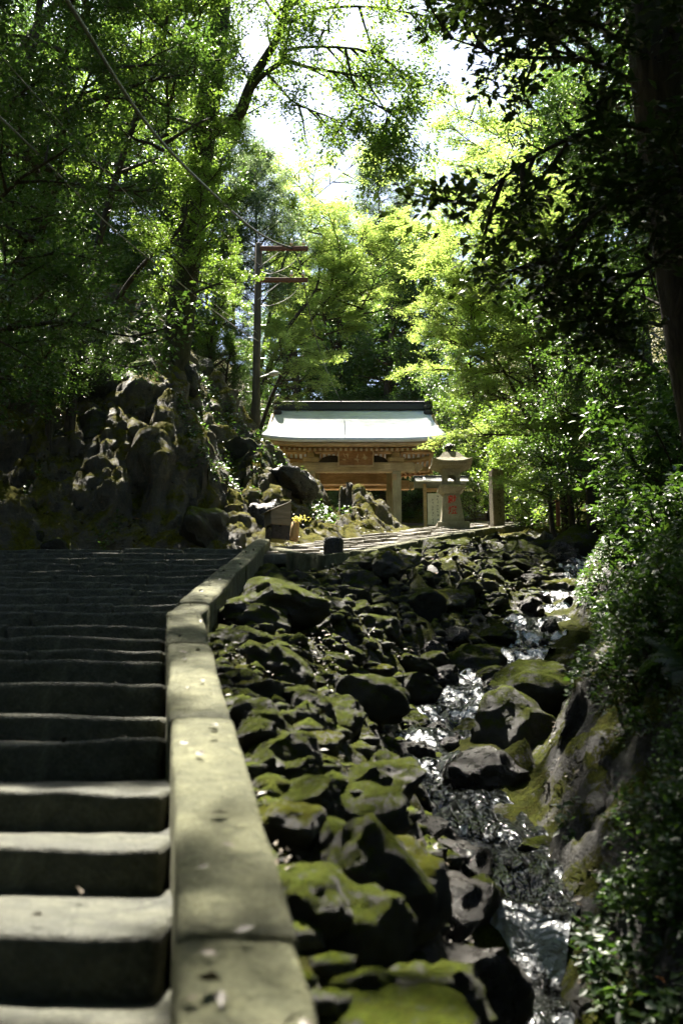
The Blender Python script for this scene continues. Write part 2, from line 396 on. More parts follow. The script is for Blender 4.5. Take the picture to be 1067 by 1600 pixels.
def H(X, Y, detail=True):
    X = np.asarray(X, float); Y = np.asarray(Y, float); X, Y = np.broadcast_arrays(X, Y)
    X = np.atleast_1d(X); Y = np.atleast_1d(Y)
    b = B(Y)
    z = b - 0.42 + 0.30 * np.clip((Y - 19.5) / 3, 0, 1)
    # left hill
    s = hill_dist(X, Y)
    k = np.interp(X, [-5, -2.6, -0.5], [1.15, 0.72, 0.42])
    hill = k * np.minimum(s, 5) + 0.62 * np.clip(s - 5, 0, 40)
    rug = np.clip(s / 0.9, 0, 1)
    if detail:
        sx, sy = X + 0.35 * fbm(X * 0.8, Y * 0.8, seed=5), (Y + 0.35 * fbm(X * 0.8, Y * 0.8, seed=9)) * 0.8
        rel = facets(sx, sy, 1.9, 3, 0.30, 0.6) + facets(sx, sy, 0.65, 23, 0.09, 0.5) + facets(sx, sy, 0.27, 27, 0.04, 0.5) - 0.16 * np.abs(fbm(X * 1.6, Y * 1.6, oct=4, seed=44)) + 0.12 * fbm(X * 2, Y * 2, oct=4, seed=2)
        hill = hill + rug * rel * np.interp(s, [0, 1.5, 8], [0.4, 1, 0.6]) * np.interp(Y, [28, 40], [1, 0.3])
    z = z + hill
    # right of kerb: bank, stream bed, far bank
    e, sc, zs, wd = E_(Y), S_(Y), Z_(Y), W_(Y)
    g = np.clip((34 - Y) / 5, 0, 1)
    sl = np.maximum(sc - wd, e + 0.3)
    t = np.clip((X - e) / (sl - e), 0, 1)
    bank = (b - 0.16) + (zs - (b - 0.16)) * (0.14 * t + 0.86 * t ** 2.8)
    dr = np.clip(X - (sc + WR_(Y)), 0, None)
    rb = zs + 1.25 * np.minimum(dr, 1.4) + 0.85 * np.clip(dr - 1.4, 0, 3) + 0.62 * np.clip(dr - 4.4, 0, 40)
    right = np.where(X < sc, bank, np.where(dr > 0, rb + 0.12 * (WR_(Y) - wd), zs + 0.12 * np.clip(X - sc - wd, 0, None))) - 0.12 * np.clip(1 - np.abs(X - sc) / (wd + 0.05), 0, 1)
    if detail:
        rr = facets(X + 0.25 * fbm(X * 2, Y * 2, seed=6), Y, 0.9, 51, 0.08, 0.35) + 0.16 * fbm(X * 1.8, Y * 1.8, oct=5, seed=31) - 0.07 * np.abs(fbm(X * 4, Y * 4, oct=3, seed=33))
        right = right + rr * np.clip(t * 2, 0.25, 1) * np.clip((np.abs(X - sc) - wd) / 0.5 + 0.12, 0.12, 1)
    right = g * right + (1 - g) * (b - 0.1 + 0.7 * np.clip(X - 6, 0, 40))
    z = np.where(X > e - 0.05, right, z)
    return z
def H1(x, y, detail=True): return float(H(np.array([x]), np.array([y]), detail)[0])

def graded(a, b, c, d, fine, grow):
    """grid lines: step `fine` inside b..c, widening to a and d"""
    core = list(np.arange(b, c, fine)); s, p = fine, core[-1]
    while p < d: s *= grow; p += s; core.append(p)
    s, p, pre = fine, core[0], []
    while p > a: s *= grow; p -= s; pre.append(p)
    return np.array(pre[::-1] + core)
gx = graded(-140, -8, 7.5, 140, 0.055, 1.09); gy = graded(-15, 1.5, 31, 160, 0.058, 1.07)
GX, GY = np.meshgrid(gx, gy)
GZ = H(GX, GY)
nx, ny = len(gx), len(gy)
idx = (np.arange(ny - 1)[:, None] * nx + np.arange(nx - 1)[None, :])
Fq = np.stack([idx, idx + 1, idx + nx + 1, idx + nx], -1).reshape(-1, 4)
# crags: push the rock out along its normal, so that steep faces are rough too
dzx = np.gradient(GZ, gx, axis=1); dzy = np.gradient(GZ, gy, axis=0); nl_ = np.sqrt(1 + dzx ** 2 + dzy ** 2)
hd = hill_dist(GX, GY); onhill = np.clip(hd / 0.8, 0, 1) * np.clip((32 - GY) / 4, 0, 1) * (GY > 10); onright = np.clip((GX - S_(GY) - WR_(GY)) / 0.4, 0, 1) * np.clip((26 - GY) / 4, 0, 1)
sk = GX * 0.55 + GZ * 0.8; tk = GZ * 0.55 - GX * 0.8          # bedding dips to the right
def ridge3(f, sd, o): return 1 - 2 * np.abs(fbm(sk * f, GY * f, tk * f * 1.9, o, sd))
disp = onhill * (0.14 * ridge3(0.6, 61, 3) + 0.12 * fbm(sk * 1.6, GY * 1.6, tk * 4.6, 5, 63) + 0.06 * ridge3(3.3, 65, 3)) + onright * (0.10 * ridge3(1.1, 71, 3) + 0.09 * fbm(GX * 3, GY * 3, GZ * 3, 4, 73))
disp = np.clip(disp, -0.35, 0.4)
VX, VY, VZ = GX - dzx / nl_ * disp, GY - dzy / nl_ * disp, GZ + disp / nl_
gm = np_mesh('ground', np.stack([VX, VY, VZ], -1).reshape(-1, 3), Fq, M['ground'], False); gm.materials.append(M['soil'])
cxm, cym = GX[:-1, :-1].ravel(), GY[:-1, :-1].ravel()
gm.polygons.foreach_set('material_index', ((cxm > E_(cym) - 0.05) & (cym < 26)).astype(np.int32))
ground = props(link('ground', gm), 'dark mossy rock and soil of the ravine floor and hillsides', kind='structure')

# ------------------------------------------------------------------ stream water
def water_z(X, Y):
    st = 0.8                                             # short pools and drops
    q = (Y + 0.25 * vnoise(X * 1.5, Y * 0.5, seed=8)) / st
    f = q - np.floor(q)
    yq = (np.floor(q) + np.clip((f - 0.45) / 0.55, 0, 1) ** 1.5) * st
    return 0.2 * Z_(Y) + 0.8 * Z_(yq) + 0.05 + 0.04 * fbm(X * 4, Y * 3, oct=2, seed=4) + 0.028 * fbm(X * 11, Y * 7, oct=3, seed=14)
ys = np.arange(2.0, 24.0, 0.03); us = np.linspace(-1.25, 1.25, 60)
WY = np.repeat(ys[:, None], len(us), 1); WX = S_(WY) + us[None, :] * W_(WY) * (1 + 0.12 * vnoise(WY * 1.1, 0 * WY, seed=77))
WZ = water_z(WX, WY)
idx = (np.arange(len(ys) - 1)[:, None] * len(us) + np.arange(len(us) - 1)[None, :])
Fq = np.stack([idx, idx + 1, idx + len(us) + 1, idx + len(us)], -1).reshape(-1, 4)
wm = np_mesh('stream_water', np.stack([WX, WY, WZ], -1).reshape(-1, 3), Fq, M['water'], True)
grad = np.gradient(WZ, ys, axis=0)                       # white water where it drops, sun sparkle painted in with it
fo = np.clip((grad - 0.35) / 0.9, 0, 1) + 0.35 * np.clip(fbm(WX * 2, WY * 1.5, oct=2, seed=19), 0, 1)
wm.attributes.new('foam_glint', 'FLOAT', 'POINT').data.foreach_set('value', np.clip(fo, 0, 1).astype(np.float32).ravel())
props(link('stream_water', wm), 'shallow clear stream tumbling down over dark rocks', kind='structure')

# ------------------------------------------------------------------ stone steps
rng = np.random.default_rng(7); random.seed(7)
def rough_block(name, sx, sy, sz, mat, seed, bev=0.03, jit=0.012, cuts=3):
    """hewn block, worn edges; origin at its top front middle; x along, y back, z up"""
    bm = bmesh.new(); bm_box(bm, (0, sy / 2, -sz / 2), (sx, sy, sz))
    n = max(2, int(sx / 0.22))
    ex = [e for e in bm.edges if abs(e.verts[0].co.x - e.verts[1].co.x) > 0.5 * sx]
    bmesh.ops.subdivide_edges(bm, edges=ex, cuts=n, use_grid_fill=True)
    ed = [e for e in bm.edges if abs(e.calc_face_angle(0)) > 0.8]
    bmesh.ops.bevel(bm, geom=ed, offset=bev, segments=2, affect='EDGES', profile=0.55)
    C = np.array([v.co[:] for v in bm.verts])
    o = seed * 3.17
    dz = jit * 1.3 * fbm(C[:, 0] * 2.3 + o, C[:, 1] * 2.3, C[:, 2] * 2.3, 3, seed)
    dy = jit * fbm(C[:, 0] * 2.9 + o, C[:, 1] * 2 + 9, C[:, 2] * 3, 3, seed + 5)
    dx = jit * 0.6 * fbm(C[:, 0] * 3 + 5, C[:, 1] * 3 + o, C[:, 2] * 3, 2, seed + 9)
    for v, a, b_, c in zip(bm.verts, dx, dy, dz): v.co += Vector((a, b_, c))
    bmesh.ops.recalc_face_normals(bm, faces=list(bm.faces))
    return bm_mesh(name, bm, mat, True)
stairs = thing('stone_stairs', 'wide flight of worn dark stone steps climbing on the left', 'stairs', (-3, 2, H1(-3, 2)))
off = -stairs.location
STEP_PY = [1452, 1324, 1239, 1161, 1115, 1072, 1035, 1016, 997, 976, 957, 943, 930, 919, 909, 900, 890, 881, 872, 864, 858]
step_y = [onplane(150, p).y for p in STEP_PY]
step_z = [float(B(y)) for y in step_y]
z_low = at(150, 1562, step_y[0]).z                     # tread below the first visible riser
step_y = [1.2, 2.05] + step_y; step_z = [z_low - 0.2, z_low] + step_z
def curb_left(Y):
    return float(np.interp(Y, [0, 2.03, 8.43, 19.4], [0.06, -0.305, -1.47, -1.72]))
for i, (y, z) in enumerate(zip(step_y, step_z)):
    nxt = step_y[i + 1] if i + 1 < len(step_y) else y + 0.7
    below = step_z[i - 1] if i else z - 0.2
    x = curb_left(y + 0.1) - 0.012; xl = -6.9
    while x > xl:
        ln = float(rng.uniform(0.75, 1.7)); ln = min(ln, x - xl + 0.3)
        if x - ln - xl < 0.45: ln = x - xl + 0.1
        me = rough_block('step_stone', ln - 0.012, nxt - y + 0.16, z - below + 0.12, M['step'], int(rng.integers(1, 9999)), 0.022 + 0.012 * rng.random(), 0.013)
        o = link('step_stone', me, stairs, Vector((x - ln / 2, y + float(rng.uniform(-0.02, 0.02)), z + float(rng.uniform(-0.014, 0.014)))) + off)
        o.rotation_euler = (R(float(rng.uniform(-1.4, 0.4))), R(float(rng.uniform(-0.5, 0.5))), R(float(rng.uniform(-0.7, 0.7))))
        x -= ln

# ------------------------------------------------------------------ kerb beside the steps
def kerb(name, label, line, wd, h_top, depth, joints, mat):
    """line: (x, y) of the middle, z from the climbing plane + h_top; one child per stone"""
    P = np.array(line, float)
    root = thing(name, label, 'kerb', (P[0][0], P[0][1], float(B(P[0][1])) - 0.1))
    seg = np.hypot(*np.diff(P, axis=0).T); cum = np.r_[0, np.cumsum(seg)]
    stops = sorted(set(np.r_[0, cum, joints(cum[-1])].round(3)))
    stops = [s for k, s in enumerate(stops) if k == 0 or s - stops[k - 1] > 0.25 or s in cum.round(3)]
    pt = lambda s: np.array([np.interp(s, cum, P[:, 0]), np.interp(s, cum, P[:, 1])])
    nrm = []
    for k in range(len(P)):
        d = (P[min(k + 1, len(P) - 1)] - P[max(k - 1, 0)]); a = P[k] - P[k - 1] if k else d; c = P[k + 1] - P[k] if k < len(P) - 1 else d
        a = a / np.hypot(*a); c = c / np.hypot(*c); m = a + c; m /= np.hypot(*m)
        nv = np.array((m[1], -m[0])) / max(0.35, np.dot(m, a)); nrm.append(nv)
    nrm = np.array(nrm); NV = lambda s: np.array([np.interp(s, cum, nrm[:, 0]), np.interp(s, cum, nrm[:, 1])])
    for k, (s0, s1) in enumerate(zip(stops[:-1], stops[1:])):
        if s1 - s0 < 0.08: continue
        n = max(3, int((s1 - s0) / 0.16)); S = np.linspace(s0 + 0.004, s1 - 0.004, n)
        dzj = float(rng.uniform(-0.012, 0.012)); dxj = float(rng.uniform(-0.012, 0.012))
        prof = [(-0.5, -depth), (-0.5, -0.03), (-0.47, -0.008), (-0.40, 0.0), (-0.14, 0.004), (0.14, 0.004), (0.40, 0.0), (0.47, -0.008), (0.5, -0.03), (0.5, -depth)]
        V = []
        for s in S:
            p, nv = pt(s), NV(s)
            e = 0.012 if s in (S[0], S[-1]) else 0
            for a, bz in prof:
                q = p + nv * (a * wd + dxj); z = float(B(p[1])) + h_top + bz + dzj - (e if bz > -0.1 else 0)
                V.append((q[0], q[1], z))
        V = np.array(V)
        V += 0.010 * np.stack([fbm(V[:, 0] * 3, V[:, 1] * 3, V[:, 2] * 3, 3, 60 + c) for c in range(3)], -1)
        m = len(prof); Fq = []
        for i in range(n - 1):
            for j in range(m - 1): Fq.append((i * m + j, i * m + j + 1, (i + 1) * m + j + 1, (i + 1) * m + j))
        bm = bmesh.new(); vv = [bm.verts.new(v) for v in V]
        for f in Fq: bm.faces.new([vv[q] for q in f])
        bm.faces.new([vv[j] for j in range(m)]); bm.faces.new([vv[(n - 1) * m + j] for j in reversed(range(m))])
        bmesh.ops.recalc_face_normals(bm, faces=list(bm.faces))
        bmesh.ops.translate(bm, verts=list(bm.verts), vec=-root.location)
        link('kerb_stone', bm_mesh('kerb_stone', bm, mat, True), root)
    return root
kerb('stone_kerb', 'long mossy stone kerb bending beside the steps', [(0.22, 0.2), (-0.16, 2.03), (-0.25, 2.55), (-1.33, 8.43), (-1.55, 19.3)], 0.29, 0.16, 0.75,
     lambda L: [2.37, 4.6, 6.7, 8.95, 11.2, 13.3, 15.6, 17.8], M['curb'])
kerb('path_kerb', 'curved stone edging of the upper path above the rock bank', [(-1.22, 18.6), (-0.72, 17.0), (-0.30, 16.1), (0.28, 17.5), (0.95, 19.2), (1.6, 21.0), (2.45, 23.0), (3.3, 25.0), (4.4, 27.5), (5.7, 30.2)], 0.26, 0.05, 0.6,
     lambda L: list(np.arange(0.9, L, 1.35)), M['curb'])

# ------------------------------------------------------------------ upper path: worn slabs climbing to the right
up = props(link('stone_path', None, None, (0.2, 18, float(B(18)))), 'sunlit path of worn stone slabs climbing to the gate', kind='structure')
mid = np.array([(-0.95, 17.3), (-0.55, 18.6), (0.0, 20.2), (0.9, 22.2), (2.0, 24.6), (3.1, 27.0), (4.3, 29.4), (5.2, 31.2)]); hw = [0.55, 0.95, 1.0, 1.0, 1.0, 1.1, 1.2, 1.2]
seg = np.hypot(*np.diff(mid, axis=0).T); cum = np.r_[0, np.cumsum(seg)]
s = 0.0; row = 0
while s < cum[-1] - 0.4:
    dp = float(rng.uniform(0.42, 0.6))
    p = np.array([np.interp(s, cum, mid[:, 0]), np.interp(s, cum, mid[:, 1])]); p2 = np.array([np.interp(s + dp, cum, mid[:, 0]), np.interp(s + dp, cum, mid[:, 1])])
    d = p2 - p; ang = math.atan2(d[1], d[0]) - math.pi / 2; width = 2 * float(np.interp(s, cum, hw))
    x = -width / 2
    while x < width / 2 - 0.1:
        ln = min(float(rng.uniform(0.45, 1.0)), width / 2 - x)
        c, sn = math.cos(ang), math.sin(ang); xm = x + ln / 2
        wx, wy = p[0] + c * xm, p[1] + sn * xm
        o = link('path_slab', rough_block('path_slab', ln - 0.012, dp - 0.01, 0.2, M['path'], int(rng.integers(1, 9999)), 0.02, 0.012), up)
        o.location = Vector((wx, wy, float(B(wy)) + float(rng.uniform(-0.015, 0.015)) + 0.02)) - up.location
        o.rotation_euler = (R(9.5 + float(rng.uniform(-2, 2))), R(float(rng.uniform(-1.5, 1.5))), ang)
        x += ln
    s += dp; row += 1

# unseen pale gravel, added before the gate to bounce light onto its front
xs = np.linspace(-2.4, 5.2, 60); ys = np.linspace(32.2, 47, 90); CX_, CY_ = np.meshgrid(xs, ys)
CZ_ = B(CY_) - 0.02 + 0.02 * fbm(CX_ * 2, CY_ * 2, oct=3, seed=12)
idx = (np.arange(89)[:, None] * 60 + np.arange(59)[None, :])
props(link('gravel_bounce', np_mesh('gravel_bounce', np.stack([CX_, CY_, CZ_], -1).reshape(-1, 3), np.stack([idx, idx + 1, idx + 61, idx + 60], -1).reshape(-1, 4), M['gravel'], True)), 'unseen pale gravel added before the gate to bounce light', kind='structure')
# ------------------------------------------------------------------ boulders
def rock_mesh(name, seed, mat, sub=4, cuts=9, rough=0.10):
    rg = np.random.default_rng(seed)
    bm = bmesh.new(); bmesh.ops.create_icosphere(bm, subdivisions=sub, radius=1.0)
    C = np.array([v.co[:] for v in bm.verts])
    for k in range(cuts):                               # split faces: flatten everything beyond a few planes
        n = rg.normal(size=3); n /= np.linalg.norm(n)
        d = rg.uniform(0.5, 0.85); over = C @ n - d
        C = C - np.where(over > 0, over * 0.82, 0)[:, None] * n
    r = np.linalg.norm(C, axis=1)[:, None]
    o = seed * 1.7
    C = C * (1 + 0.16 * fbm(C[:, 0] * 1.3 + o, C[:, 1] * 1.3, C[:, 2] * 1.3, 2, seed)[:, None] + rough * fbm(C[:, 0] * 4 + o, C[:, 1] * 4, C[:, 2] * 4, 4, seed + 3)[:, None])
    for v, c in zip(bm.verts, C): v.co = c
    bm.normal_update()
    for e in bm.edges: e.smooth = e.calc_face_angle(0) < R(40)
    me = bm_mesh(name, bm, mat, True)
    return me
ROCKS = [rock_mesh('stone', 100 + k, M['boulder']) for k in range(9)]
ROCKS_BARE = [rock_mesh('stone', 200 + k, M['boulder2']) for k in range(4)]
ROCKS_WET = [rock_mesh('stone', 300 + k, M['wetrock']) for k in range(4)]
rng = np.random.default_rng(11)
bank = thing('rock_bank', 'bank of piled mossy rocks falling from the kerb to the stream', 'rock bank', (0, 8, H1(0, 8)))
placed = []
def bank_stone(x, y, sx, sy, sz, meshes, dz=0.0, rz=None):
    z = H1(x, y, False)
    o = link('stone', meshes[int(rng.integers(len(meshes)))], bank, Vector((x, y, z + dz)) - bank.location)
    o.scale = (sx, sy, sz); o.rotation_euler = (R(float(rng.uniform(-22, 22))), R(float(rng.uniform(-8, 28))), float(rng.uniform(0, 6.28)) if rz is None else rz)
    placed.append((x, y, max(sx, sy)))
tries = 0
for (n, lo, hi) in ((60, 0.24, 0.38), (110, 0.15, 0.24), (92, 0.10, 0.15)):
    k = 0
    while k < n and tries < 30000:
        tries += 1
        y = float(rng.uniform(2.0, 22.5)); e, sl = float(E_(y)), float(S_(y) - W_(y))
        x = float(rng.uniform(e + 0.12, sl + 0.12)); r = float(rng.uniform(lo, hi)) * (0.62 + 0.38 * min(1, y / 9))
        if any((x - a) ** 2 + (y - b) ** 2 < (0.70 * (r + c)) ** 2 for a, b, c in placed): continue
        if x - r * 0.8 < e + 0.02: continue
        wetter = x > sl - 0.25
        bank_stone(x, y, r * rng.uniform(0.9, 1.35), r * rng.uniform(0.8, 1.15), r * rng.uniform(0.6, 0.95), ROCKS_WET if wetter and rng.random() < 0.6 else (ROCKS_BARE if rng.random() < 0.22 else ROCKS), 0.08 * r)
        k += 1

for k in range(36):                                     # stones standing in the water
    y = float(rng.uniform(5, 19)); x = float(S_(y) + W_(y) * rng.uniform(-0.95, 0.95)); r = float(rng.uniform(0.06, 0.17))
    bank_stone(x, y, r * 1.2, r, r * 0.85, ROCKS_WET if rng.random() < 0.7 else ROCKS, 0.02)

small = ROCKS[0]; bmv = []; bmf = []; base_i = 0       # pebble-sized stones between, too small to pick apart
bm = bmesh.new(); bmesh.ops.create_icosphere(bm, subdivisions=1, radius=1.0); IV = np.array([v.co[:] for v in bm.verts]); IF = np.array([[v.index for v in f.verts] for f in bm.faces]); bm.free()
for k in range(1500):
    y = float(rng.uniform(2.2, 22)); x = float(rng.uniform(E_(y) + 0.05, S_(y) - W_(y) + 0.1)); r = float(rng.uniform(0.035, 0.10))
    a = rng.uniform(0, 6.28); V_ = IV * (1 + rng.uniform(-0.25, 0.25, (len(IV), 1))) * np.array([r * 1.25, r, r * 0.75]); V_ = np.stack([V_[:, 0] * math.cos(a) - V_[:, 1] * math.sin(a), V_[:, 0] * math.sin(a) + V_[:, 1] * math.cos(a), V_[:, 2]], -1)
    bmv.append(V_ + np.array([x, y, 0])); bmf.append(IF + base_i); base_i += len(IV)
bmv = np.concatenate(bmv); cen = bmv.reshape(-1, len(IV), 3).mean(1); bmv[:, 2] += np.repeat(H(cen[:, 0], cen[:, 1]), len(IV)) + 0.02
props(link('small_stones', np_mesh('small_stones', bmv - np.array(bank.location), np.concatenate(bmf), M['boulder'], True), bank), kind='stuff')

def boulder(px, py, Y, wpx, hpx, mesh, label, group=None, dy=0.8, tilt=(0, 0, 0)):
    """loose boulder seen at px, py (its middle) with its width and height in photo pixels"""
    c = at(px, py, Y); s = Y / F_PX * 1.06
    o = link('boulder', mesh, None, c, tuple(R(a) for a in tilt), (wpx * s / 1.7, wpx * s / 1.7 * dy, hpx * s / 1.55))
    return props(o, label, 'boulder', group)
boulder(738, 1040, 13.2, 92, 52, rock_mesh('boulder', 401, M['boulder']), 'rounded mossy boulder with water on both sides, mid stream')
boulder(770, 1062, 12.7, 46, 28, rock_mesh('boulder', 402, M['boulder']), 'small flat mossy boulder between two larger ones mid stream')
boulder(838, 1070, 11.6, 112, 70, rock_mesh('boulder', 403, M['boulder']), 'largest sunlit mossy boulder at the right edge of the stream')
boulder(808, 1150, 10.4, 140, 105, rock_mesh('boulder', 404, M['boulder']), 'broad mossy boulder under the largest one, splitting the stream')
boulder(752, 1225, 9.2, 110, 90, rock_mesh('boulder', 405, M['wetrock']), 'black wet boulder in the middle of the lower cascade')
boulder(880, 925, 17.6, 70, 46, rock_mesh('boulder', 406, M['boulder2']), 'pale bare boulder at the head of the dark pool')
boulder(832, 878, 19.8, 70, 56, rock_mesh('boulder', 407, M['boulder']), 'sunlit mossy boulder under the path edge above the pool')
boulder(895, 868, 21.0, 74, 70, rock_mesh('boulder', 408, M['boulder']), 'dark square boulder beside the upper stream under the railing')
boulder(748, 1003, 14.6, 44, 26, rock_mesh('boulder', 409, M['boulder']), 'small mossy boulder at the left lip of the dark pool')
boulder(690, 1060, 12.2, 50, 34, rock_mesh('boulder', 410, M['wetrock']), 'low wet boulder above the white cascade')
boulder(445, 945, 10.4, 130, 60, rock_mesh('boulder', 411, M['boulder']), 'wide flat boulder beside the kerb bend', tilt=(8, 14, 10))
boulder(565, 1098, 8.4, 120, 66, rock_mesh('boulder', 412, M['boulder']), 'boulder heaped with dry leaves in the middle of the bank')
boulder(455, 1215, 5.4, 130, 100, rock_mesh('boulder', 413, M['boulder']), 'bright moss covered boulder against the near kerb')
boulder(515, 1340, 4.4, 150, 110, rock_mesh('boulder', 414, M['boulder']), 'ridge topped mossy boulder below the near kerb')
boulder(548, 1450, 3.7, 150, 130, rock_mesh('boulder', 415, M['boulder']), 'angular yellow green boulder beside the lowest kerb stone')
boulder(592, 1580, 3.2, 170, 120, rock_mesh('boulder', 416, M['boulder']), 'mossy boulder at the bottom edge of the picture by the kerb')
boulder(615, 885, 15.6, 62, 46, rock_mesh('boulder', 417, M['boulder2']), 'squarish grey boulder standing at the top of the bank')
boulder(455, 752, 24.8, 80, 44, rock_mesh('boulder', 419, M['wetrock']), 'long grey rock slab sloping down in front of the gate', tilt=(0, 22, 0))
boulder(225, 590, 23.6, 56, 60, rock_mesh('boulder', 420, M['boulder']), 'round rock knob on the crest of the left slope')

slope = thing('rock_slope', 'craggy mossy bedrock slope rising left above the steps', 'rock slope', (-4, 21, H1(-4, 21, False)))
rng = np.random.default_rng(31); k = 0
while k < 55:
    x, y = float(rng.uniform(-9.5, 2.2)), float(rng.uniform(19.6, 28.5)); sd = float(hill_dist(np.array([x]), np.array([y]))[0])
    if sd < 0.25 or sd > 5.5: continue
    r = float(rng.uniform(0.22, 0.75)) * (0.7 if sd < 0.7 else 1) * (0.5 if x > -1.8 else 1); big = rng.random()
    m = (ROCKS if big < 0.85 else ROCKS_WET)
    o = link('stone', m[int(rng.integers(len(m)))], slope, Vector((x, y, H1(x, y, False) - 0.7 * r)) - slope.location)
    o.scale = (r * rng.uniform(0.8, 1.2), r * rng.uniform(0.7, 1.1), r * rng.uniform(0.9, 1.7) * (0.6 if x > -1.8 else 1)); o.rotation_euler = (R(float(rng.uniform(20, 60))), R(float(rng.uniform(-25, 35))), float(rng.uniform(-0.6, 0.6)))
    k += 1

# fallen leaves
def leaf_sheet(P, N, D, L, wd, fold=0.12):
    """two triangles per leaf: P base, N normal, D direction, L length"""
    n = len(P); S = np.cross(N, D); S /= np.linalg.norm(S, axis=1)[:, None] + 1e-9
    L = np.asarray(L)[:, None]
    tip = P + D * L; m = P + D * L * 0.45
    a = m + S * L * wd + N * L * fold; b = m - S * L * wd + N * L * fold
    V = np.stack([P, a, tip, b], 1).reshape(-1, 3)
    i = np.arange(n)[:, None] * 4
    Fc = np.stack([i + np.array([[0, 1, 2]]), i + np.array([[0, 2, 3]])], 1).reshape(-1, 3)
    return V, Fc
def unit(A): return A / (np.linalg.norm(A, axis=1)[:, None] + 1e-9)
def litter(name, label, X, Y, Z, size, seed):
    rg = np.random.default_rng(seed); n = len(X)
    N = unit(np.stack([rg.normal(0, .45, n), rg.normal(-.1, .45, n), np.ones(n)], -1)); D = unit(np.cross(N, rg.normal(size=(n, 3))))
    V, Fc = leaf_sheet(np.stack([X, Y, Z + 0.012], -1), N, D, size * rg.uniform(0.6, 1.3, n), 0.26)
    props(link(name, np_mesh(name, V, Fc, M['litter'])), label, kind='stuff')
rg = np.random.default_rng(5)
# lies in drifts where it collects: in the bank, at the foot of the steps' rise and on the far bank
n = 7000; Y = rg.uniform(3.6, 24, n); X = E_(Y) + (S_(Y) - W_(Y) - E_(Y)) * rg.uniform(0.02, 1.0, n)
keep = fbm(X * 1.3, Y * 1.3, oct=2, seed=91) > 0.12; X, Y = X[keep], Y[keep]
litter('fallen_leaves', 'dry fallen leaves in drifts between the rocks of the bank', X, Y, H(X, Y) + rg.uniform(0, 0.10, len(X)), 0.055, 1)
n = 12000; Y = rg.uniform(2.2, 20, n); X = S_(Y) + WR_(Y) + rg.uniform(0.05, 3.0, n)
keep = fbm(X * 1.1, Y * 1.1, oct=2, seed=92) > 0.15; X, Y = X[keep], Y[keep]
litter('fallen_leaves', 'dry fallen leaves scattered on the steep bank right of the stream', X, Y, H(X, Y) + rg.uniform(0, 0.03, len(X)), 0.07, 2)
n = 14000; X = rg.uniform(-8, 2, n); Y = rg.uniform(19.8, 28, n); keep = (hill_dist(X, Y) > 0.1) & (fbm(X * 0.9, Y * 0.9, oct=2, seed=93) > 0.1); X, Y = X[keep], Y[keep]
litter('fallen_leaves', 'pale fallen leaves caught on the rocky left slope', X, Y, H(X, Y) + rg.uniform(0, 0.04, len(X)), 0.085, 3)
n = 46; t = rg.uniform(0, 1, n); Y = 2 + 15 * t ** 1.5; X = np.interp(Y, [2.03, 8.43, 19.4], [-0.16, -1.33, -1.55]) + rg.uniform(-0.12, 0.13, n)
litter('fallen_leaves', 'few pale leaves lying on top of the long kerb', X, Y, B(Y) + 0.165, 0.055, 4)
n = 130; Y = rg.uniform(2.2, 18, n); X = rg.uniform(-3.5, 0, n) * (0.4 + Y / 9) - 0.4; k_ = np.searchsorted(step_y, Y) - 1
Y = np.array(step_y)[k_] + rg.uniform(0.05, 0.5, n); Z = np.array(step_z)[np.searchsorted(step_y, Y) - 1]; keep = X < np.array([curb_left(q) for q in Y]) - 0.05
litter('fallen_leaves', 'scattered dry leaves lying on the stone steps', X[keep], Y[keep], Z[keep] + 0.015, 0.05, 6)
# ------------------------------------------------------------------ temple gate
GX0, GY0 = 0.50, 42.0; GZ0 = float(B(GY0)) - 0.05
gate = thing('temple_gate', 'timber gate with a sunlit grey roof at the top of the path', 'gate', (GX0, GY0, GZ0))
def roof_slope(sgn, name, label=None):
    n, m = 24, 33
    V, Fc = [], []
    def surf(t, u):
        half = 3.38 + 0.42 * t ** 1.6
        y = sgn * 2.5 * t; z = 5.66 - 2.02 * t - 0.42 * t * (1 - t) + 0.16 * abs(u) ** 5 * t
        return u * half, y, z
    for i in range(n):
        for t, dz in ((i / n, -0.004), ((i + 1) / n, 0.03)):
            for k in range(m):
                x, y, z = surf(t, -1 + 2 * k / (m - 1)); V.append((x, y, z + dz))
    rows = 2 * n
    for i in range(rows - 1):
        for k in range(m - 1):
            a = i * m + k; Fc.append((a, a + 1, a + m + 1, a + m) if sgn < 0 else (a + m, a + m + 1, a + 1, a))
    base = len(V)                                            # soffit and edges
    for t in np.linspace(0, 1, 7):
        for k in range(m):
            x, y, z = surf(t, -1 + 2 * k / (m - 1)); V.append((x * 0.995, y * 0.995, z - 0.17))
    for i in range(6):
        for k in range(m - 1):
            a = base + i * m + k; Fc.append((a + m, a + m + 1, a + 1, a) if sgn < 0 else (a, a + 1, a + m + 1, a + m))
    for k in range(m - 1):
        a = (rows - 1) * m + k; b = base + 6 * m + k; Fc.append((a, a + 1, b + 1, b))
    for k, in ((0,), (m - 1,)):
        for i in range(6):
            a = round(i / 6 * (rows - 1)) * m + k; b = round((i + 1) / 6 * (rows - 1)) * m + k
            Fc.append((a, b, base + (i + 1) * m + k, base + i * m + k))
    return link(name, np_mesh(name, V, Fc, M['roof']), gate)
roof_f = roof_slope(-1, 'roof'); roof_b = roof_slope(1, 'roof')
def eave_z(u): return 3.64 + 0.16 * abs(u) ** 5
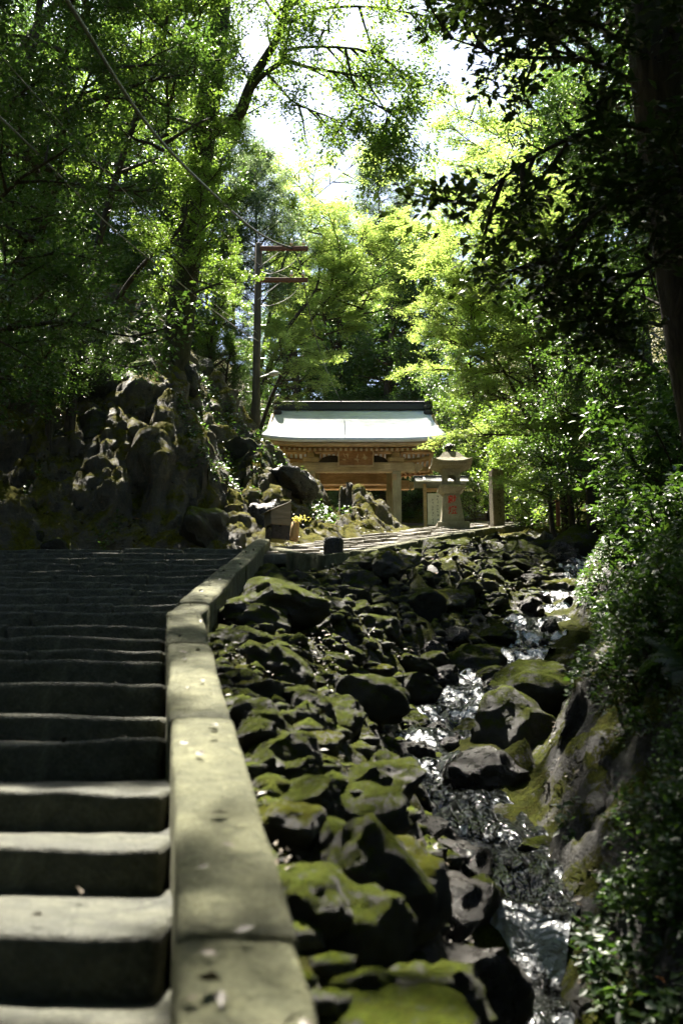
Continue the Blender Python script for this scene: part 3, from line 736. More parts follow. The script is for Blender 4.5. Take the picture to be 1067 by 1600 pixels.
def curved_board(name, parent, y, z0, z1, th, half, mat):
    V, Fc, m = [], [], 33
    for k in range(m):
        u = -1 + 2 * k / (m - 1); c = 0.16 * abs(u) ** 5
        for yy, zz in ((y - th / 2, z0), (y - th / 2, z1), (y + th / 2, z1), (y + th / 2, z0)): V.append((u * half, yy, zz + c))
    for k in range(m - 1):
        for j in range(4): Fc.append((k * 4 + j, (k + 1) * 4 + j, (k + 1) * 4 + (j + 1) % 4, k * 4 + (j + 1) % 4))
    Fc += [(0, 1, 2, 3), tuple((m - 1) * 4 + q for q in (3, 2, 1, 0))]
    return link(name, np_mesh(name, V, Fc, mat), parent)
for sg in (-1, 1):
    curved_board('eave_board', gate, sg * 2.40, 3.30, 3.47, 0.10, 3.70, M['wood'])
    curved_board('eave_board', gate, sg * 2.22, 3.20, 3.31, 0.10, 3.62, M['wood_red'])
    curved_board('eave_purlin', gate, sg * 1.45, 3.62, 3.80, 0.20, 3.45, M['wood'])
    for k in range(34):
        x = -3.5 + 7.0 * k / 33; c = 0.16 * abs(x / 3.7) ** 5
        r = beam('rafter', (x, sg * 0.35, 4.72 + c), (x, sg * 2.34, 3.20 + c), 0.09, 0.10, M['wood'], gate, 0)
        e = box('rafter_end', (x, sg * 2.345, 3.185 + c), (0.095, 0.05, 0.105), M['wood_lt'], gate, 0.004)
    for sx in (-1, 1):                                       # bargeboards
        beam('bargeboard', (sx * 3.52, sg * 0.02, 5.36), (sx * 3.66, sg * 2.38, 3.44), 0.09, 0.30, M['wood_lt'], gate, 0.01)
box('ridge', (0, 0, 5.80), (6.9, 0.32, 0.30), M['ridge'], gate, 0.03)
box('ridge_cap', (0, 0, 5.985), (7.02, 0.40, 0.07), M['ridge'], gate, 0.02)
for sx in (-1, 1):                                           # stacked end ornaments
    fin = link('ridge_ornament', None, gate, (sx * 3.30, -0.28, 5.45))
    for k, (r, z) in enumerate(((0.20, 0.0), (0.19, 0.26), (0.18, 0.50), (0.13, 0.72))):
        bm = bmesh.new(); lathe(bm, [(0.04, -0.13), (r * 0.8, -0.10), (r, -0.03), (r, 0.04), (r * 0.75, 0.11), (0.03, 0.13)], 12)
        link('ornament_tile', bm_mesh('ornament_tile', bm, M['ridge'], True), fin, (0, 0, z))
for sx in (-1, 1):
    box('main_post', (sx * 1.62, 0, 2.1), (0.36, 0.36, 4.3), M['wood_v'], gate, 0.03)
    for sg in (-1, 1):
        box('post', (sx * 1.80, sg * 1.55, 1.2), (0.37, 0.37, 2.5), M['wood_v'], gate, 0.03)
        box('bracket', (sx * 1.80, sg * 1.55, 2.96), (0.62, 0.34, 0.20), M['wood_lt'], gate, 0.03, taper=(1.15, 1.1))
        box('bearing_block', (sx * 1.80, sg * 1.55, 3.16), (0.34, 0.36, 0.20), M['wood_lt'], gate, 0.02)
        box('post_base', (sx * 1.80, sg * 1.55, -0.12), (0.62, 0.62, 0.26), M['lantern'], gate, 0.04)
    beam('side_tie', (sx * 1.72, -1.75, 2.18), (sx * 1.72, 1.75, 2.18), 0.16, 0.26, M['wood'], gate)
    beam('side_beam', (sx * 1.80, -1.9, 3.36), (sx * 1.80, 1.9, 3.36), 0.22, 0.24, M['wood'], gate)
    beam('strut', (sx * 1.8, 0, 3.4), (sx * 1.8, 0, 5.4), 0.25, 0.25, M['wood'], gate)
for sg in (-1, 1):
    beam('tie_beam', (-2.55, sg * 1.55, 2.63), (2.55, sg * 1.55, 2.63), 0.26, 0.42, M['wood_lt'] if sg < 0 else M['wood'], gate, 0.03)
    for sx in (-1, 1):                                       # carved beam noses
        o = box('beam_nose', (sx * 2.72, sg * 1.55, 2.63), (0.42, 0.24, 0.34), M['wood_lt'], gate, 0.06, taper=(0.5, 0.9), seg=2); o.rotation_euler = (0, sx * R(70), 0)
    beam('wall_plate', (-3.4, sg * 1.55, 3.36), (3.4, sg * 1.55, 3.36), 0.24, 0.22, M['wood'], gate, 0.02)
    for x in (-0.9, 0.9):                                    # frog-leg struts
        bm = bmesh.new()
        pr = [(-0.55, 0), (-0.40, 0.16), (-0.14, 0.26), (0.14, 0.26), (0.40, 0.16), (0.55, 0)]
        f = [bm.verts.new((p, -0.06, q)) for p, q in pr]; b2 = [bm.verts.new((p, 0.06, q)) for p, q in pr]
        bm.faces.new(f); bm.faces.new(list(reversed(b2)))
        for k in range(6): bm.faces.new((f[k], b2[k], b2[(k + 1) % 6], f[(k + 1) % 6]))
        bmesh.ops.recalc_face_normals(bm, faces=list(bm.faces))
        link('frog_leg_strut', bm_mesh('frog_leg_strut', bm, M['wood_dk']), gate, (x, sg * 1.55, 2.88))
beam('lintel', (-1.9, 0, 2.50), (1.9, 0, 2.50), 0.30, 0.46, M['wood'], gate, 0.02)
beam('upper_lintel', (-1.9, 0, 3.30), (1.9, 0, 3.30), 0.24, 0.26, M['wood'], gate, 0.02)
for k in range(16):
    box('transom_slat', (-1.4 + 2.8 * k / 15, 0, 2.95), (0.06, 0.06, 0.46), M['wood'], gate, 0)
beam('centre_tie', (-2.0, 0, 4.1), (2.0, 0, 4.1), 0.26, 0.30, M['wood'], gate, 0.02)
beam('ridge_purlin', (-3.45, 0, 5.32), (3.45, 0, 5.32), 0.24, 0.24, M['wood'], gate, 0.02)
pl = box('name_plaque', (0.10, -1.86, 2.98), (1.48, 0.07, 0.74), M['wood_red'], gate, 0.015); pl.rotation_euler = (R(14), 0, 0)
for cx, cz, sx, sz in ((0, 0.345, 1.5, 0.06), (0, -0.345, 1.5, 0.06), (-0.72, 0, 0.06, 0.63), (0.72, 0, 0.06, 0.63)):
    box('plaque_frame', (cx, -0.05, cz), (sx, 0.06, sz), M['wood_lt'], pl, 0.01)

def brush_glyph(bm, c, s, rg, M4):
    """unreadable brushed character: a handful of strokes"""
    for k in range(int(rg.integers(4, 7))):
        hz = rg.random() < 0.55
        l = s * rg.uniform(0.4, 0.95); a = (rg.uniform(-0.2, 0.15) if hz else math.pi / 2 + rg.uniform(-0.5, 0.5))
        x, z = c[0] + rg.uniform(-0.25, 0.25) * s, c[1] + rg.uniform(-0.4, 0.4) * s
        dx, dz = math.cos(a) * l / 2, math.sin(a) * l / 2; wv = s * rg.uniform(0.05, 0.09); nx_, nz_ = -math.sin(a) * wv, math.cos(a) * wv
        q = [(x - dx, z - dz), (x + nx_, z + nz_), (x + dx, z + dz), (x - nx_, z - nz_)]
        bm.faces.new([bm.verts.new(M4 @ Vector((p, -0.001 * k, r))) for p, r in q])
rg = np.random.default_rng(3)
bm = bmesh.new()
for k in range(3): brush_glyph(bm, (0.43 - 0.43 * k, 0), 0.36, rg, Matrix.Translation((0, -0.043, 0)))
props(link('plaque_lettering', bm_mesh('plaque_lettering', bm, M['wood_lt']), pl), kind='stuff')

# ------------------------------------------------------------------ stone lantern
LY = 28.0; lp = at(706, 826, LY)
lan = thing('stone_lantern', 'pale stone lantern with red characters beside the path', 'lantern', lp, (0, 0, 0))
box('base', (0, 0, 0.02), (0.92, 0.92, 0.22), M['lantern'], lan, 0.03)
shaft = box('shaft', (0, 0, 0.55), (0.66, 0.66, 0.86), M['lantern'], lan, 0.02, taper=(0.66, 0.66))
box('shaft_cap', (0, 0, 1.05), (0.46, 0.46, 0.14), M['lantern'], lan, 0.02, taper=(1.5, 1.5))
box('platform', (0, 0, 1.175), (0.74, 0.74, 0.12), M['lantern'], lan, 0.02)
bm = bmesh.new()                                               # fire box: four corner posts, arched windows
for face in range(4):
    n = 10; rot = Matrix.Rotation(face * math.pi / 2, 4, 'Z')
    outer = [(-0.24, 0), (-0.24, 0.42), (0.24, 0.42), (0.24, 0)]
    arch = [(-0.115, 0.07)] + [(-0.115 * math.cos(t), 0.20 + 0.115 * math.sin(t)) for t in np.linspace(0, math.pi, n)] + [(0.115, 0.07)]
    for yy, flip in ((-0.24, False), (-0.17, True)):
        L = [bm.verts.new(rot @ Vector((x, yy, z))) for x, z in outer]; A = [bm.verts.new(rot @ Vector((x, yy, z))) for x, z in arch]
        m_ = len(A); fs = [(L[0], L[1], A[1], A[0]), (L[3], A[m_ - 1], A[m_ - 2], L[2]), (L[0], A[0], A[m_ - 1], L[3]), tuple([L[1], L[2]] + [A[k] for k in range(m_ - 2, 0, -1)])]
        for f in fs: bm.faces.new(f if not flip else tuple(reversed(f)))
        if not flip: A0 = A
        else:
            for k in range(m_): bm.faces.new((A0[k], A[k], A[(k + 1) % m_], A0[(k + 1) % m_]))
bmesh.ops.recalc_face_normals(bm, faces=list(bm.faces))
link('fire_box', bm_mesh('fire_box', bm, M['lantern']), lan, (0, 0, 1.235))
box('fire_box_top', (0, 0, 1.68), (0.56, 0.56, 0.06), M['lantern'], lan, 0.01)
def hip_roof(name, half, top, h, thick, lift, mat, parent, loc):
    V, Fc, n = [], [], 12
    per = [(-1 + 2 * k / n, -1) for k in range(n)] + [(1, -1 + 2 * k / n) for k in range(n)] + [(1 - 2 * k / n, 1) for k in range(n)] + [(-1, 1 - 2 * k / n) for k in range(n)]
    rings = [(top, h, 0), (half * 0.60, h * 0.50, 0.08), (half * 0.84, h * 0.20, 0.45), (half, 0.045, 1), (half, 0.0, 1), (half * 0.72, -thick * 0.7, 0.3), (half * 0.45, -thick * 1.6, 0)]
    for r, z, li in rings:
        for x, y in per: V.append((x * r, y * r, z + li * lift * (min(abs(x), abs(y))) ** 3))
    m = len(per)
    for i in range(len(rings) - 1):
        for k in range(m): Fc.append((i * m + k, (i + 1) * m + k, (i + 1) * m + (k + 1) % m, i * m + (k + 1) % m))
    bm = bmesh.new(); vv = [bm.verts.new(v) for v in V]
    for f in Fc: bm.faces.new([vv[q] for q in f])
    bm.faces.new([vv[k] for k in range(m)]); bm.faces.new([vv[(len(rings) - 1) * m + k] for k in reversed(range(m))])
    bmesh.ops.recalc_face_normals(bm, faces=list(bm.faces))
    return link(name, bm_mesh(name, bm, mat), parent, loc)
hip_roof('roof', 0.58, 0.21, 0.40, 0.075, 0.10, M['mossy_top'], lan, (0, 0, 1.83))
for k in range(13): box('roof_dentil', (-0.36 + 0.72 * k / 12, -0.44, 1.79), (0.035, 0.16, 0.035), M['lantern'], lan, 0)
bm = bmesh.new(); lathe(bm, [(0.16, 0), (0.17, 0.06), (0.10, 0.08), (0.14, 0.12), (0.175, 0.19), (0.14, 0.27), (0.06, 0.31), (0.01, 0.34)], 16)
link('finial', bm_mesh('finial', bm, M['wetrock'], True), lan, (0, 0, 2.21))
def text_mesh(name, body, size, mat):
    cu = bpy.data.curves.new(name, 'FONT'); cu.body = body; cu.size = size; cu.align_x = 'CENTER'; cu.align_y = 'CENTER'; cu.extrude = 0.002; cu.offset = size * 0.012
    ob = bpy.data.objects.new(name, cu); COL.objects.link(ob)
    bpy.context.view_layer.update()
    me = bpy.data.meshes.new_from_object(ob.evaluated_get(bpy.context.evaluated_depsgraph_get()))
    bpy.data.objects.remove(ob); me.name = name; me.materials.clear(); me.materials.append(mat); return me
slope_in = math.atan(0.112 / 0.86)
for ch, z in (('獻', 0.24), ('燈', -0.08)):
    inset = 0.33 - (z + 0.43) * 0.112 / 0.86 + 0.003
    o = link('red_character', text_mesh('red_character', ch, 0.27, M['red_ink']), shaft, (0.0, -inset, z), (R(90) - slope_in, 0, 0))

# ------------------------------------------------------------------ notice board with its own little roof
NYD = 31.0; np_ = at(684, 822, NYD)
nb = thing('notice_board', 'white notice board under a small metal roof behind the stone lantern', 'notice board', np_)
px2m = NYD / F_PX
for x in (-0.40, 0.62): box('post', (x, 0, 0.62), (0.10, 0.10, 1.5), M['wood_lt'], nb, 0.008)
box('board', (0.11, -0.01, 0.55), (0.86, 0.04, 1.02), M['board'], nb, 0.004)
beam('rail', (-0.46, 0, 1.17), (0.70, 0, 1.17), 0.08, 0.12, M['wood'], nb)
for sg in (-1, 1):
    rf = box('roof', (0.12, sg * 0.22, 1.47), (1.68, 0.50, 0.035), M['sheet'], nb, 0.006); rf.rotation_euler = (R(-sg * 27), 0, 0)
    for k, y in enumerate((-0.17, 0.0, 0.17)): box('roof_seam', (0, y, 0.025), (1.70, 0.022, 0.025), M['ridge'], rf, 0)
    for x in (-0.55, 0.25): box('roof_batten', (x, 0, 0.03), (0.05, 0.5, 0.03), M['sheet'], rf, 0)
beam('ridge', (-0.76, 0, 1.60), (1.0, 0, 1.60), 0.16, 0.07, M['ridge'], nb)
rg = np.random.default_rng(8); bm = bmesh.new()
for c, (x, z0, n) in enumerate(((0.34, 0.93, 8), (0.18, 0.97, 8), (0.0, 0.97, 9), (-0.16, 0.84, 8))):
    for k in range(n): brush_glyph(bm, (x, z0 - 0.105 * k), 0.085, rg, Matrix.Translation((0, -0.034, 0)))
props(link('brush_writing', bm_mesh('brush_writing', bm, M['ink']), nb), kind='stuff')

# ------------------------------------------------------------------ stone pillar
PYD = 28.5; pp = at(777, 824, PYD)
pil = thing('stone_pillar', 'square lichen covered stone pillar with carved writing right of the lantern', 'pillar', pp, (0, 0, R(12)))
bm = bmesh.new(); bm_box(bm, (0, 0, 0.80), (0.35, 0.35, 1.84)); bmesh.ops.bevel(bm, geom=list(bm.edges), offset=0.025, segments=2, affect='EDGES')
link('shaft', bm_mesh('shaft', bm, M['pillar']), pil)
rg = np.random.default_rng(4); bm = bmesh.new()
for k in range(7): brush_glyph(bm, (0.01, 1.52 - 0.20 * k), 0.17, rg, Matrix.Translation((0, -0.178, 0)))
props(link('carved_writing', bm_mesh('carved_writing', bm, M['carved']), pil), kind='stuff')

# ------------------------------------------------------------------ offertory box, log vase with sprig, bollard
q = at(434, 840, 19.6)
ob = thing('offering_box', 'small grey wooden box with a slanting lid at the end of the kerb', 'box', q, (0, 0, R(24)))
box('plinth', (0, 0, 0.08), (0.40, 0.40, 0.30), M['wetrock'], ob, 0.02)
bm = bmesh.new()
pr = [(-0.22, 0.22), (0.20, 0.22), (0.20, 0.66), (0.16, 0.68), (-0.22, 0.50)]
f = [bm.verts.new((x, -0.2, z)) for x, z in pr]; b2 = [bm.verts.new((x, 0.2, z)) for x, z in pr]
bm.faces.new(f); bm.faces.new(list(reversed(b2)))
for k in range(5): bm.faces.new((f[k], b2[k], b2[(k + 1) % 5], f[(k + 1) % 5]))
bmesh.ops.recalc_face_normals(bm, faces=list(bm.faces))
link('box_body', bm_mesh('box_body', bm, M['wood_box']), ob)
lid = beam('lid', (-0.26, 0, 0.495), (0.20, 0, 0.715), 0.46, 0.025, M['wood_box'], ob)
box('front_slat', (0, -0.207, 0.29), (0.42, 0.014, 0.12), M['wood_box'], ob, 0.003)
q = at(459, 845, 19.0)
va = thing('log_vase', 'upright tan log vase leaning in front of the wooden box', 'vase', q, (R(-3), R(5), 0))
bm = bmesh.new(); lathe(bm, [(0.085, 0), (0.088, 0.1), (0.082, 0.22), (0.076, 0.37), (0.06, 0.372), (0.055, 0.30)], 12); link('log', bm_mesh('log', bm, M['wood_vase'], True), va)
sp = thing('leaf_sprig', 'yellow green leafy sprig standing in the log vase', 'sprig', q + Vector((0.02, 0, 0.33)), scale=(0.75,) * 3)
rg = np.random.default_rng(6); st = []
for k in range(6):
    a = rg.uniform(-0.3, 1.0); st.append((smooth_poly([(0, 0, 0), (0.05 + 0.10 * a, rg.uniform(-.08, .08), 0.10), (0.08 + 0.26 * a, rg.uniform(-.12, .12), 0.12 + 0.10 * rg.random())], 6), 0.006, 0.003))
tube_obj('stem', st, M['bark'], sp, 4)
lm = None
for pts, _, _ in st:
    for k in range(9):
        p = pts[int(rg.integers(2, 6))] + rg.normal(0, 0.035, 3); n_ = unit(np.array([[rg.normal(0, .6), rg.normal(-.4, .5), 1]])); d_ = unit(np.cross(n_, rg.normal(size=(1, 3))))
        if lm is None:
            V, Fc = leaf_sheet(np.zeros((1, 3)), np.array([[0, 0, 1.]]), np.array([[1., 0, 0]]), [0.07], 0.32); lm = np_mesh('leaf', V, Fc, M['leaf_yellow'])
        o = link('leaf', lm, sp, p); o.rotation_euler = (rg.normal(0, .5), rg.normal(0, .5), rg.uniform(0, 6.28))
q = at(521, 868, 16.6)
st_ = thing('stone_bollard', 'short round topped dark stone bollard at the path edge', 'bollard', q)
bm = bmesh.new(); lathe(bm, [(0.165, -0.25), (0.17, 0.0), (0.17, 0.20), (0.165, 0.27), (0.14, 0.30), (0.08, 0.315), (0.02, 0.318)], 20)
link('shaft', bm_mesh('shaft', bm, M['wetrock'], True), st_)

# ------------------------------------------------------------------ utility pole
PY_ = 28.3; pb = at(398, 722, PY_); pt_ = at(402.5, 380, PY_)
pole = thing('utility_pole', 'dark wooden utility pole with two rusty crossarms', 'utility pole', (pb.x, PY_, pb.z - 0.3))
zt = pt_.z - pole.location.z
tube_obj('shaft', [([(0, 0, 0), (0, 0, zt * 0.5), (0, 0, zt - 0.05), (0, 0, zt)], [0.125, 0.115, 0.105, 0.07], 0)], M['pole'], pole, 14)
def pz(py): return at(400, py, PY_).z - pole.location.z
def pxo(px): return at(px, 500, PY_).x - pole.location.x
for py in (392, 441):
    z = pz(py)
    arm = box('crossarm', (pxo(443), -0.16, z), (pxo(480) - pxo(404), 0.09, 0.13), M['rust'], pole, 0.008)
    tube_obj('brace', [([(0.02, -0.12, z - 0.62), (pxo(440), -0.14, z - 0.03)], 0.014, 0.014)], M['steel'], pole, 6)
    for px_ in (455, 474):
        bm = bmesh.new(); lathe(bm, [(0.012, 0), (0.012, 0.08), (0.045, 0.09), (0.055, 0.14), (0.03, 0.17), (0.045, 0.20), (0.02, 0.24)], 10)
        link('insulator', bm_mesh('insulator', bm, M['porcelain'], True), pole, (pxo(px_), -0.16, z + 0.06))
    tube_obj('jumper_wire', [(smooth_poly([(pxo(474), -0.16, z), (pxo(455), -0.2, z - 0.55), (pxo(425), -0.2, z - 0.85), (0.1, -0.1, z - 0.75)], 12), 0.012, 0.012)], M['cable_grey'], pole, 5)
for k, py in enumerate((478, 490, 508, 528, 560, 612, 640)):
    tube_obj('step_bolt', [([((-1) ** k * 0.09, 0, pz(py)), ((-1) ** k * 0.27, -0.02, pz(py))], 0.013, 0.013)], M['steel'], pole, 6)
z = pz(588)
lampo = link('street_lamp', None, pole, (0, 0, z))
tube_obj('lamp_arm', [(smooth_poly([(0.08, -0.02, -0.05), (0.25, -0.05, 0.0), (0.42, -0.08, 0.04)], 6), 0.02, 0.02)], M['steel'], lampo, 6)
bm = bmesh.new(); lathe(bm, [(0.03, -0.17), (0.07, -0.10), (0.09, 0), (0.075, 0.10), (0.02, 0.16)], 12)
o = link('lamp_head', bm_mesh('lamp_head', bm, M['lampglass'], True), lampo, (0.54, -0.1, 0.05), (0, R(82), 0), (0.8, 1.3, 1.0))
def cable(label, pts, r, mat, n=30):
    P = smooth_poly(pts, n); o = tube_obj('overhead_cable', [(P, r, r)], mat, None, 6)
    props(o, label, 'cable')
arm1 = at(457, 388, PY_ - 0.16)
cable('thick black cable sagging from the upper left to the upper crossarm', [at(60, -60, 9.0), at(105, 0, 10), at(250, 218, 16), at(380, 345, 24), at(425, 376, 27), arm1], 0.030, M['cable'], 40)
cable('black cable dropping from the crossarms to the gate roof', [arm1, at(470, 415, 28.4), at(480, 470, 30), at(497, 540, 34), at(515, 590, 38), at(533, 628, 41.7)], 0.018, M['cable'])
cable('grey service wire crossing the left trees to the middle of the pole', [at(-40, 145, 9), at(60, 240, 12), at(180, 360, 17), at(270, 433, 21), at(360, 505, 26), at(404, 533, PY_ - 0.1)], 0.014, M['cable_grey'], 40)
cable('thinner wire running just above the grey service wire', [at(-40, 40, 9), at(120, 220, 13), at(240, 350, 19), at(330, 470, 24), at(402, 520, PY_ - 0.1)], 0.008, M['cable_grey'], 40)
cable('faint wire through the leaves from the left to the lower crossarm', [at(-40, -30, 10), at(150, 160, 15), at(290, 300, 22), at(400, 410, 27.5), at(470, 440, PY_ - 0.16)], 0.006, M['cable_grey'], 40)

# ------------------------------------------------------------------ railing by the upper stream, marker stake
ry = 22.0
rl = thing('wooden_railing', 'dark weathered railing beside the upper stream at the right', 'railing', (at(922, 810, ry).x, ry, at(922, 810, ry).z))
def rel(o, p): return p - o.location
for px_, py0, py1 in ((922, 815, 756), (1000, 790, 728)):
    a, b2 = at(px_, py0, ry), at(px_, py1, ry); box('post', rel(rl, (a + b2) / 2), (0.17, 0.17, (b2 - a).length + 0.4), M['wood_dk'], rl, 0.015)
beam('top_rail', rel(rl, at(916, 762, ry - 0.02)), rel(rl, at(1012, 730, ry - 0.02)), 0.16, 0.13, M['wood_dk'], rl)
beam('lower_rail', rel(rl, at(925, 795, ry)), rel(rl, at(1010, 765, ry)), 0.12, 0.16, M['wood_dk'], rl)
q = at(872, 812, 24.0)
mk = thing('marker_stake', 'short red brown stake standing near the upper path end', 'stake', q)
box('stake', (0, 0, 0.15), (0.09, 0.09, 0.62), M['bark_red'], mk, 0.01); box('stake_cap', (0, 0, 0.47), (0.15, 0.12, 0.04), M['bark_red'], mk, 0.01)
# ------------------------------------------------------------------ trees
def turn(d, ang, rg):
    """a direction leaving d at angle ang, random side"""
    d = d / np.linalg.norm(d); r = np.cross(d, rg.normal(size=3)); r /= np.linalg.norm(r) + 1e-9
    return d * math.cos(ang) + r * math.sin(ang)
def walk(rg, p, d, L, n, wander, droop):
    pts = [np.array(p, float)]; d = np.array(d, float)
    for k in range(n):
        d = d + rg.normal(0, wander, 3); d[2] += droop; d /= np.linalg.norm(d); pts.append(pts[-1] + d * L / n)
    return pts
def along(pts, t):
    x = t * (len(pts) - 1); i = min(int(x), len(pts) - 2); f = x - i
    return pts[i] * (1 - f) + pts[i + 1] * f, pts[i + 1] - pts[i]
def branch_out(rg, limbs, nsub, sublen, ntw, twlen, flat=1.0, droop=0.0, r_sub=0.018, t0=0.25):
    """limbs -> side branches -> twigs (list of a, b)"""
    segs, tw = [], []
    for pts, r0, r1 in limbs:
        pts = [np.asarray(p, float) for p in pts]
        L = sum(np.linalg.norm(b - a) for a, b in zip(pts, pts[1:]))
        for j in range(nsub):
            t = t0 + (1 - t0) * (j + rg.random()) / nsub
            p, d = along(pts, min(t, 0.999)); q = turn(d, rg.uniform(0.6, 1.25), rg); q[2] *= flat; q[2] += 0.08
            sl = sublen * L * rg.uniform(0.6, 1.2) * (1.15 - 0.55 * t)
            sp = walk(rg, p, q / np.linalg.norm(q), sl, 3, 0.16, droop)
            segs.append((sp, r_sub * (0.5 + sl), 0.004))
            for m in range(ntw):
                tt = 0.15 + 0.85 * (m + rg.random()) / ntw
                a, d2 = along(sp, min(tt, 0.999)); q2 = turn(d2, rg.uniform(0.3, 1.1), rg); q2[2] *= flat; q2[2] += droop
                tw.append((a, a + q2 / np.linalg.norm(q2) * twlen * rg.uniform(0.6, 1.3)))
    return segs, tw
def leaves(rg, tw, per, size, wd, sh, sv, tilt, droop=0.0, fold=0.10):
    A = np.array([a for a, b in tw]); Bq = np.array([b for a, b in tw]); n = len(tw) * per
    A = np.repeat(A, per, 0); Bq = np.repeat(Bq, per, 0); t = rg.uniform(0.0, 1.08, (n, 1))
    P = A + (Bq - A) * t + rg.normal(size=(n, 3)) * np.array([sh, sh, sv])
    N = unit(np.stack([rg.normal(0, tilt, n), rg.normal(0, tilt, n), np.ones(n)], -1))
    D = unit(Bq - A) + rg.normal(0, 0.75, (n, 3)); D[:, 2] -= droop
    D = unit(D - N * np.sum(D * N, 1)[:, None])
    return leaf_sheet(P, N, D, size * rg.uniform(0.65, 1.35, n), wd, fold)

def grow(seed, Ht, r0, start, nl, L, rise, droop, nsub, ntw, per, leaf, wd, sh, sv, tilt, mat, twl=0.35, flat=0.8, shape='round', lean=0.04, ldroop=0.2, bark='bark'):
    """one species: (trunk mesh, branch mesh, crown mesh), crown middle height, crown radius"""
    rg = np.random.default_rng(seed)
    tr = walk(rg, (0, 0, -0.4), (0, 0, 1), Ht + 0.4, 8, lean, 0.03)
    limbs = []
    for i in range(nl):
        f = start + (1 - start) * (i + 0.5) / nl; p, _ = along(tr, f); az = i * 2.4 + rg.uniform(-0.4, 0.4)
        u = (f - start) / (1 - start)
        sc = {'round': 0.35 + 0.75 * math.sin(math.pi * min(1, 0.22 + 0.78 * u) ** 0.9) ** 0.8, 'cone': 1.08 - 0.85 * u, 'umbrella': 0.4 + 0.7 * u, 'column': 0.75}[shape]
        rs = rise + 0.5 * u
        limbs.append((walk(rg, p, (math.cos(az) * math.cos(rs), math.sin(az) * math.cos(rs), math.sin(rs)), L * sc * rg.uniform(0.75, 1.15), 5, 0.13, droop), r0 * 0.38 * (1.1 - 0.7 * u), 0.012))
    segs, tw = branch_out(rg, limbs, nsub, 0.45, ntw, twl, flat, droop)
    V, Fc = leaves(rg, tw, per, leaf, wd, sh, sv, tilt, ldroop)
    tV, tF = tubes([(tr, r0, r0 * 0.22)], 9); bV, bF = tubes(limbs + segs, 5)
    name = 'tree'
    zc = float(np.median(V[:, 2])); rad = float(np.percentile(np.hypot(V[:, 0], V[:, 1]), 92))
    return dict(trunk=np_mesh('trunk', tV, tF, M[bark], True), branches=np_mesh('branches', bV, bF, M[bark], True), crown=np_mesh('crown', V, Fc, M[mat]), zc=zc, rad=rad, ht=Ht, r0=r0)
SP = {}
SP['ever1'] = grow(21, 9, 0.22, 0.18, 26, 3.4, 0.15, 0.02, 8, 6, 30, 0.10, 0.25, 0.13, 0.11, 0.75, 'leaf_dark')
SP['ever2'] = grow(22, 10, 0.24, 0.22, 24, 3.2, 0.35, -0.02, 8, 6, 32, 0.095, 0.26, 0.14, 0.12, 0.85, 'leaf_dark', lean=0.07)
SP['broad'] = grow(23, 8, 0.18, 0.20, 22, 3.0, 0.3, -0.02, 7, 5, 26, 0.105, 0.27, 0.10, 0.07, 0.6, 'leaf_mid', lean=0.07)
SP['maple'] = grow(24, 7, 0.15, 0.30, 20, 3.8, 0.12, 0.01, 9, 7, 30, 0.08, 0.36, 0.12, 0.025, 0.32, 'leaf_maple', twl=0.5, flat=0.25, lean=0.10, shape='umbrella')
SP['maple2'] = grow(25, 7, 0.14, 0.22, 22, 3.4, 0.25, -0.03, 9, 7, 28, 0.08, 0.36, 0.12, 0.03, 0.38, 'leaf_maple', twl=0.5, flat=0.3, lean=0.12)
SP['feather'] = grow(26, 12, 0.16, 0.15, 34, 2.6, 0.5, -0.10, 7, 6, 26, 0.16, 0.11, 0.10, 0.12, 0.9, 'leaf_blue', twl=0.6, flat=0.8, ldroop=0.9, lean=0.05)
SP['cedar'] = grow(27, 16, 0.26, 0.42, 44, 2.5, -0.05, 0.0, 6, 5, 24, 0.13, 0.16, 0.10, 0.08, 0.9, 'leaf_dark', shape='cone', lean=0.015)
SP['shrub'] = grow(28, 1.5, 0.035, 0.05, 16, 1.1, 0.55, -0.04, 6, 4, 10, 0.11, 0.24, 0.06, 0.05, 0.6, 'leaf_big', twl=0.22)
SP['shrub_lt'] = grow(29, 1.6, 0.035, 0.05, 16, 1.2, 0.55, -0.06, 6, 4, 12, 0.085, 0.26, 0.07, 0.05, 0.55, 'leaf_mid', twl=0.25)
rngt = np.random.default_rng(99)
COUNT = {}
def tree_at(sp, c, rad, label, group=None, name='tree', cat='tree', base=None, tall=1.0, sink=0.1, rz=None, mats=None):
    """tree with its crown's middle at c; base = (x, y) of the foot where the trunk leans"""
    s = SP[sp]; k = rad / s['rad']; kz = k * tall
    bx, by = base if base else (c[0], c[1]); zb = H1(bx, by, False) - sink
    root = thing(name, label, cat, (bx, by, zb), (0, 0, 0), group)
    rot = float(rngt.uniform(0, 6.28)) if rz is None else rz
    dz = c[2] - zb - kz * s['zc']; off_ = (c[0] - bx, c[1] - by, dz)
    if base is None:
        link('trunk', s['trunk'], root, None, (0, 0, rot), (k, k, max(0.3, (dz + kz * s['ht']) / s['ht'])))
    else:
        q = np.array(off_); top_ = q + np.array([0, 0, kz * s['ht'] * 0.85]); h = c[2] - zb
        pts = smooth_poly([(0, 0, -0.3), (q[0] * 0.12, q[1] * 0.12, h * 0.35), (q[0] * 0.5, q[1] * 0.5, h * 0.72), (q[0] * 0.93, q[1] * 0.93, h * 0.95), tuple(top_)], 14)
        V, Fc = tubes([(pts, s['r0'] * k * 1.1, s['r0'] * k * 0.25)], 9); link('trunk', np_mesh('trunk', V, Fc, M['bark'], True), root)
    for part in ('branches', 'crown'):
        o = link(part, s[part], root, off_, (0, 0, rot), (k, k, kz))
        if mats and part == 'crown': o.material_slots[0].link = 'OBJECT'; o.material_slots[0].material = M[mats]
    return root
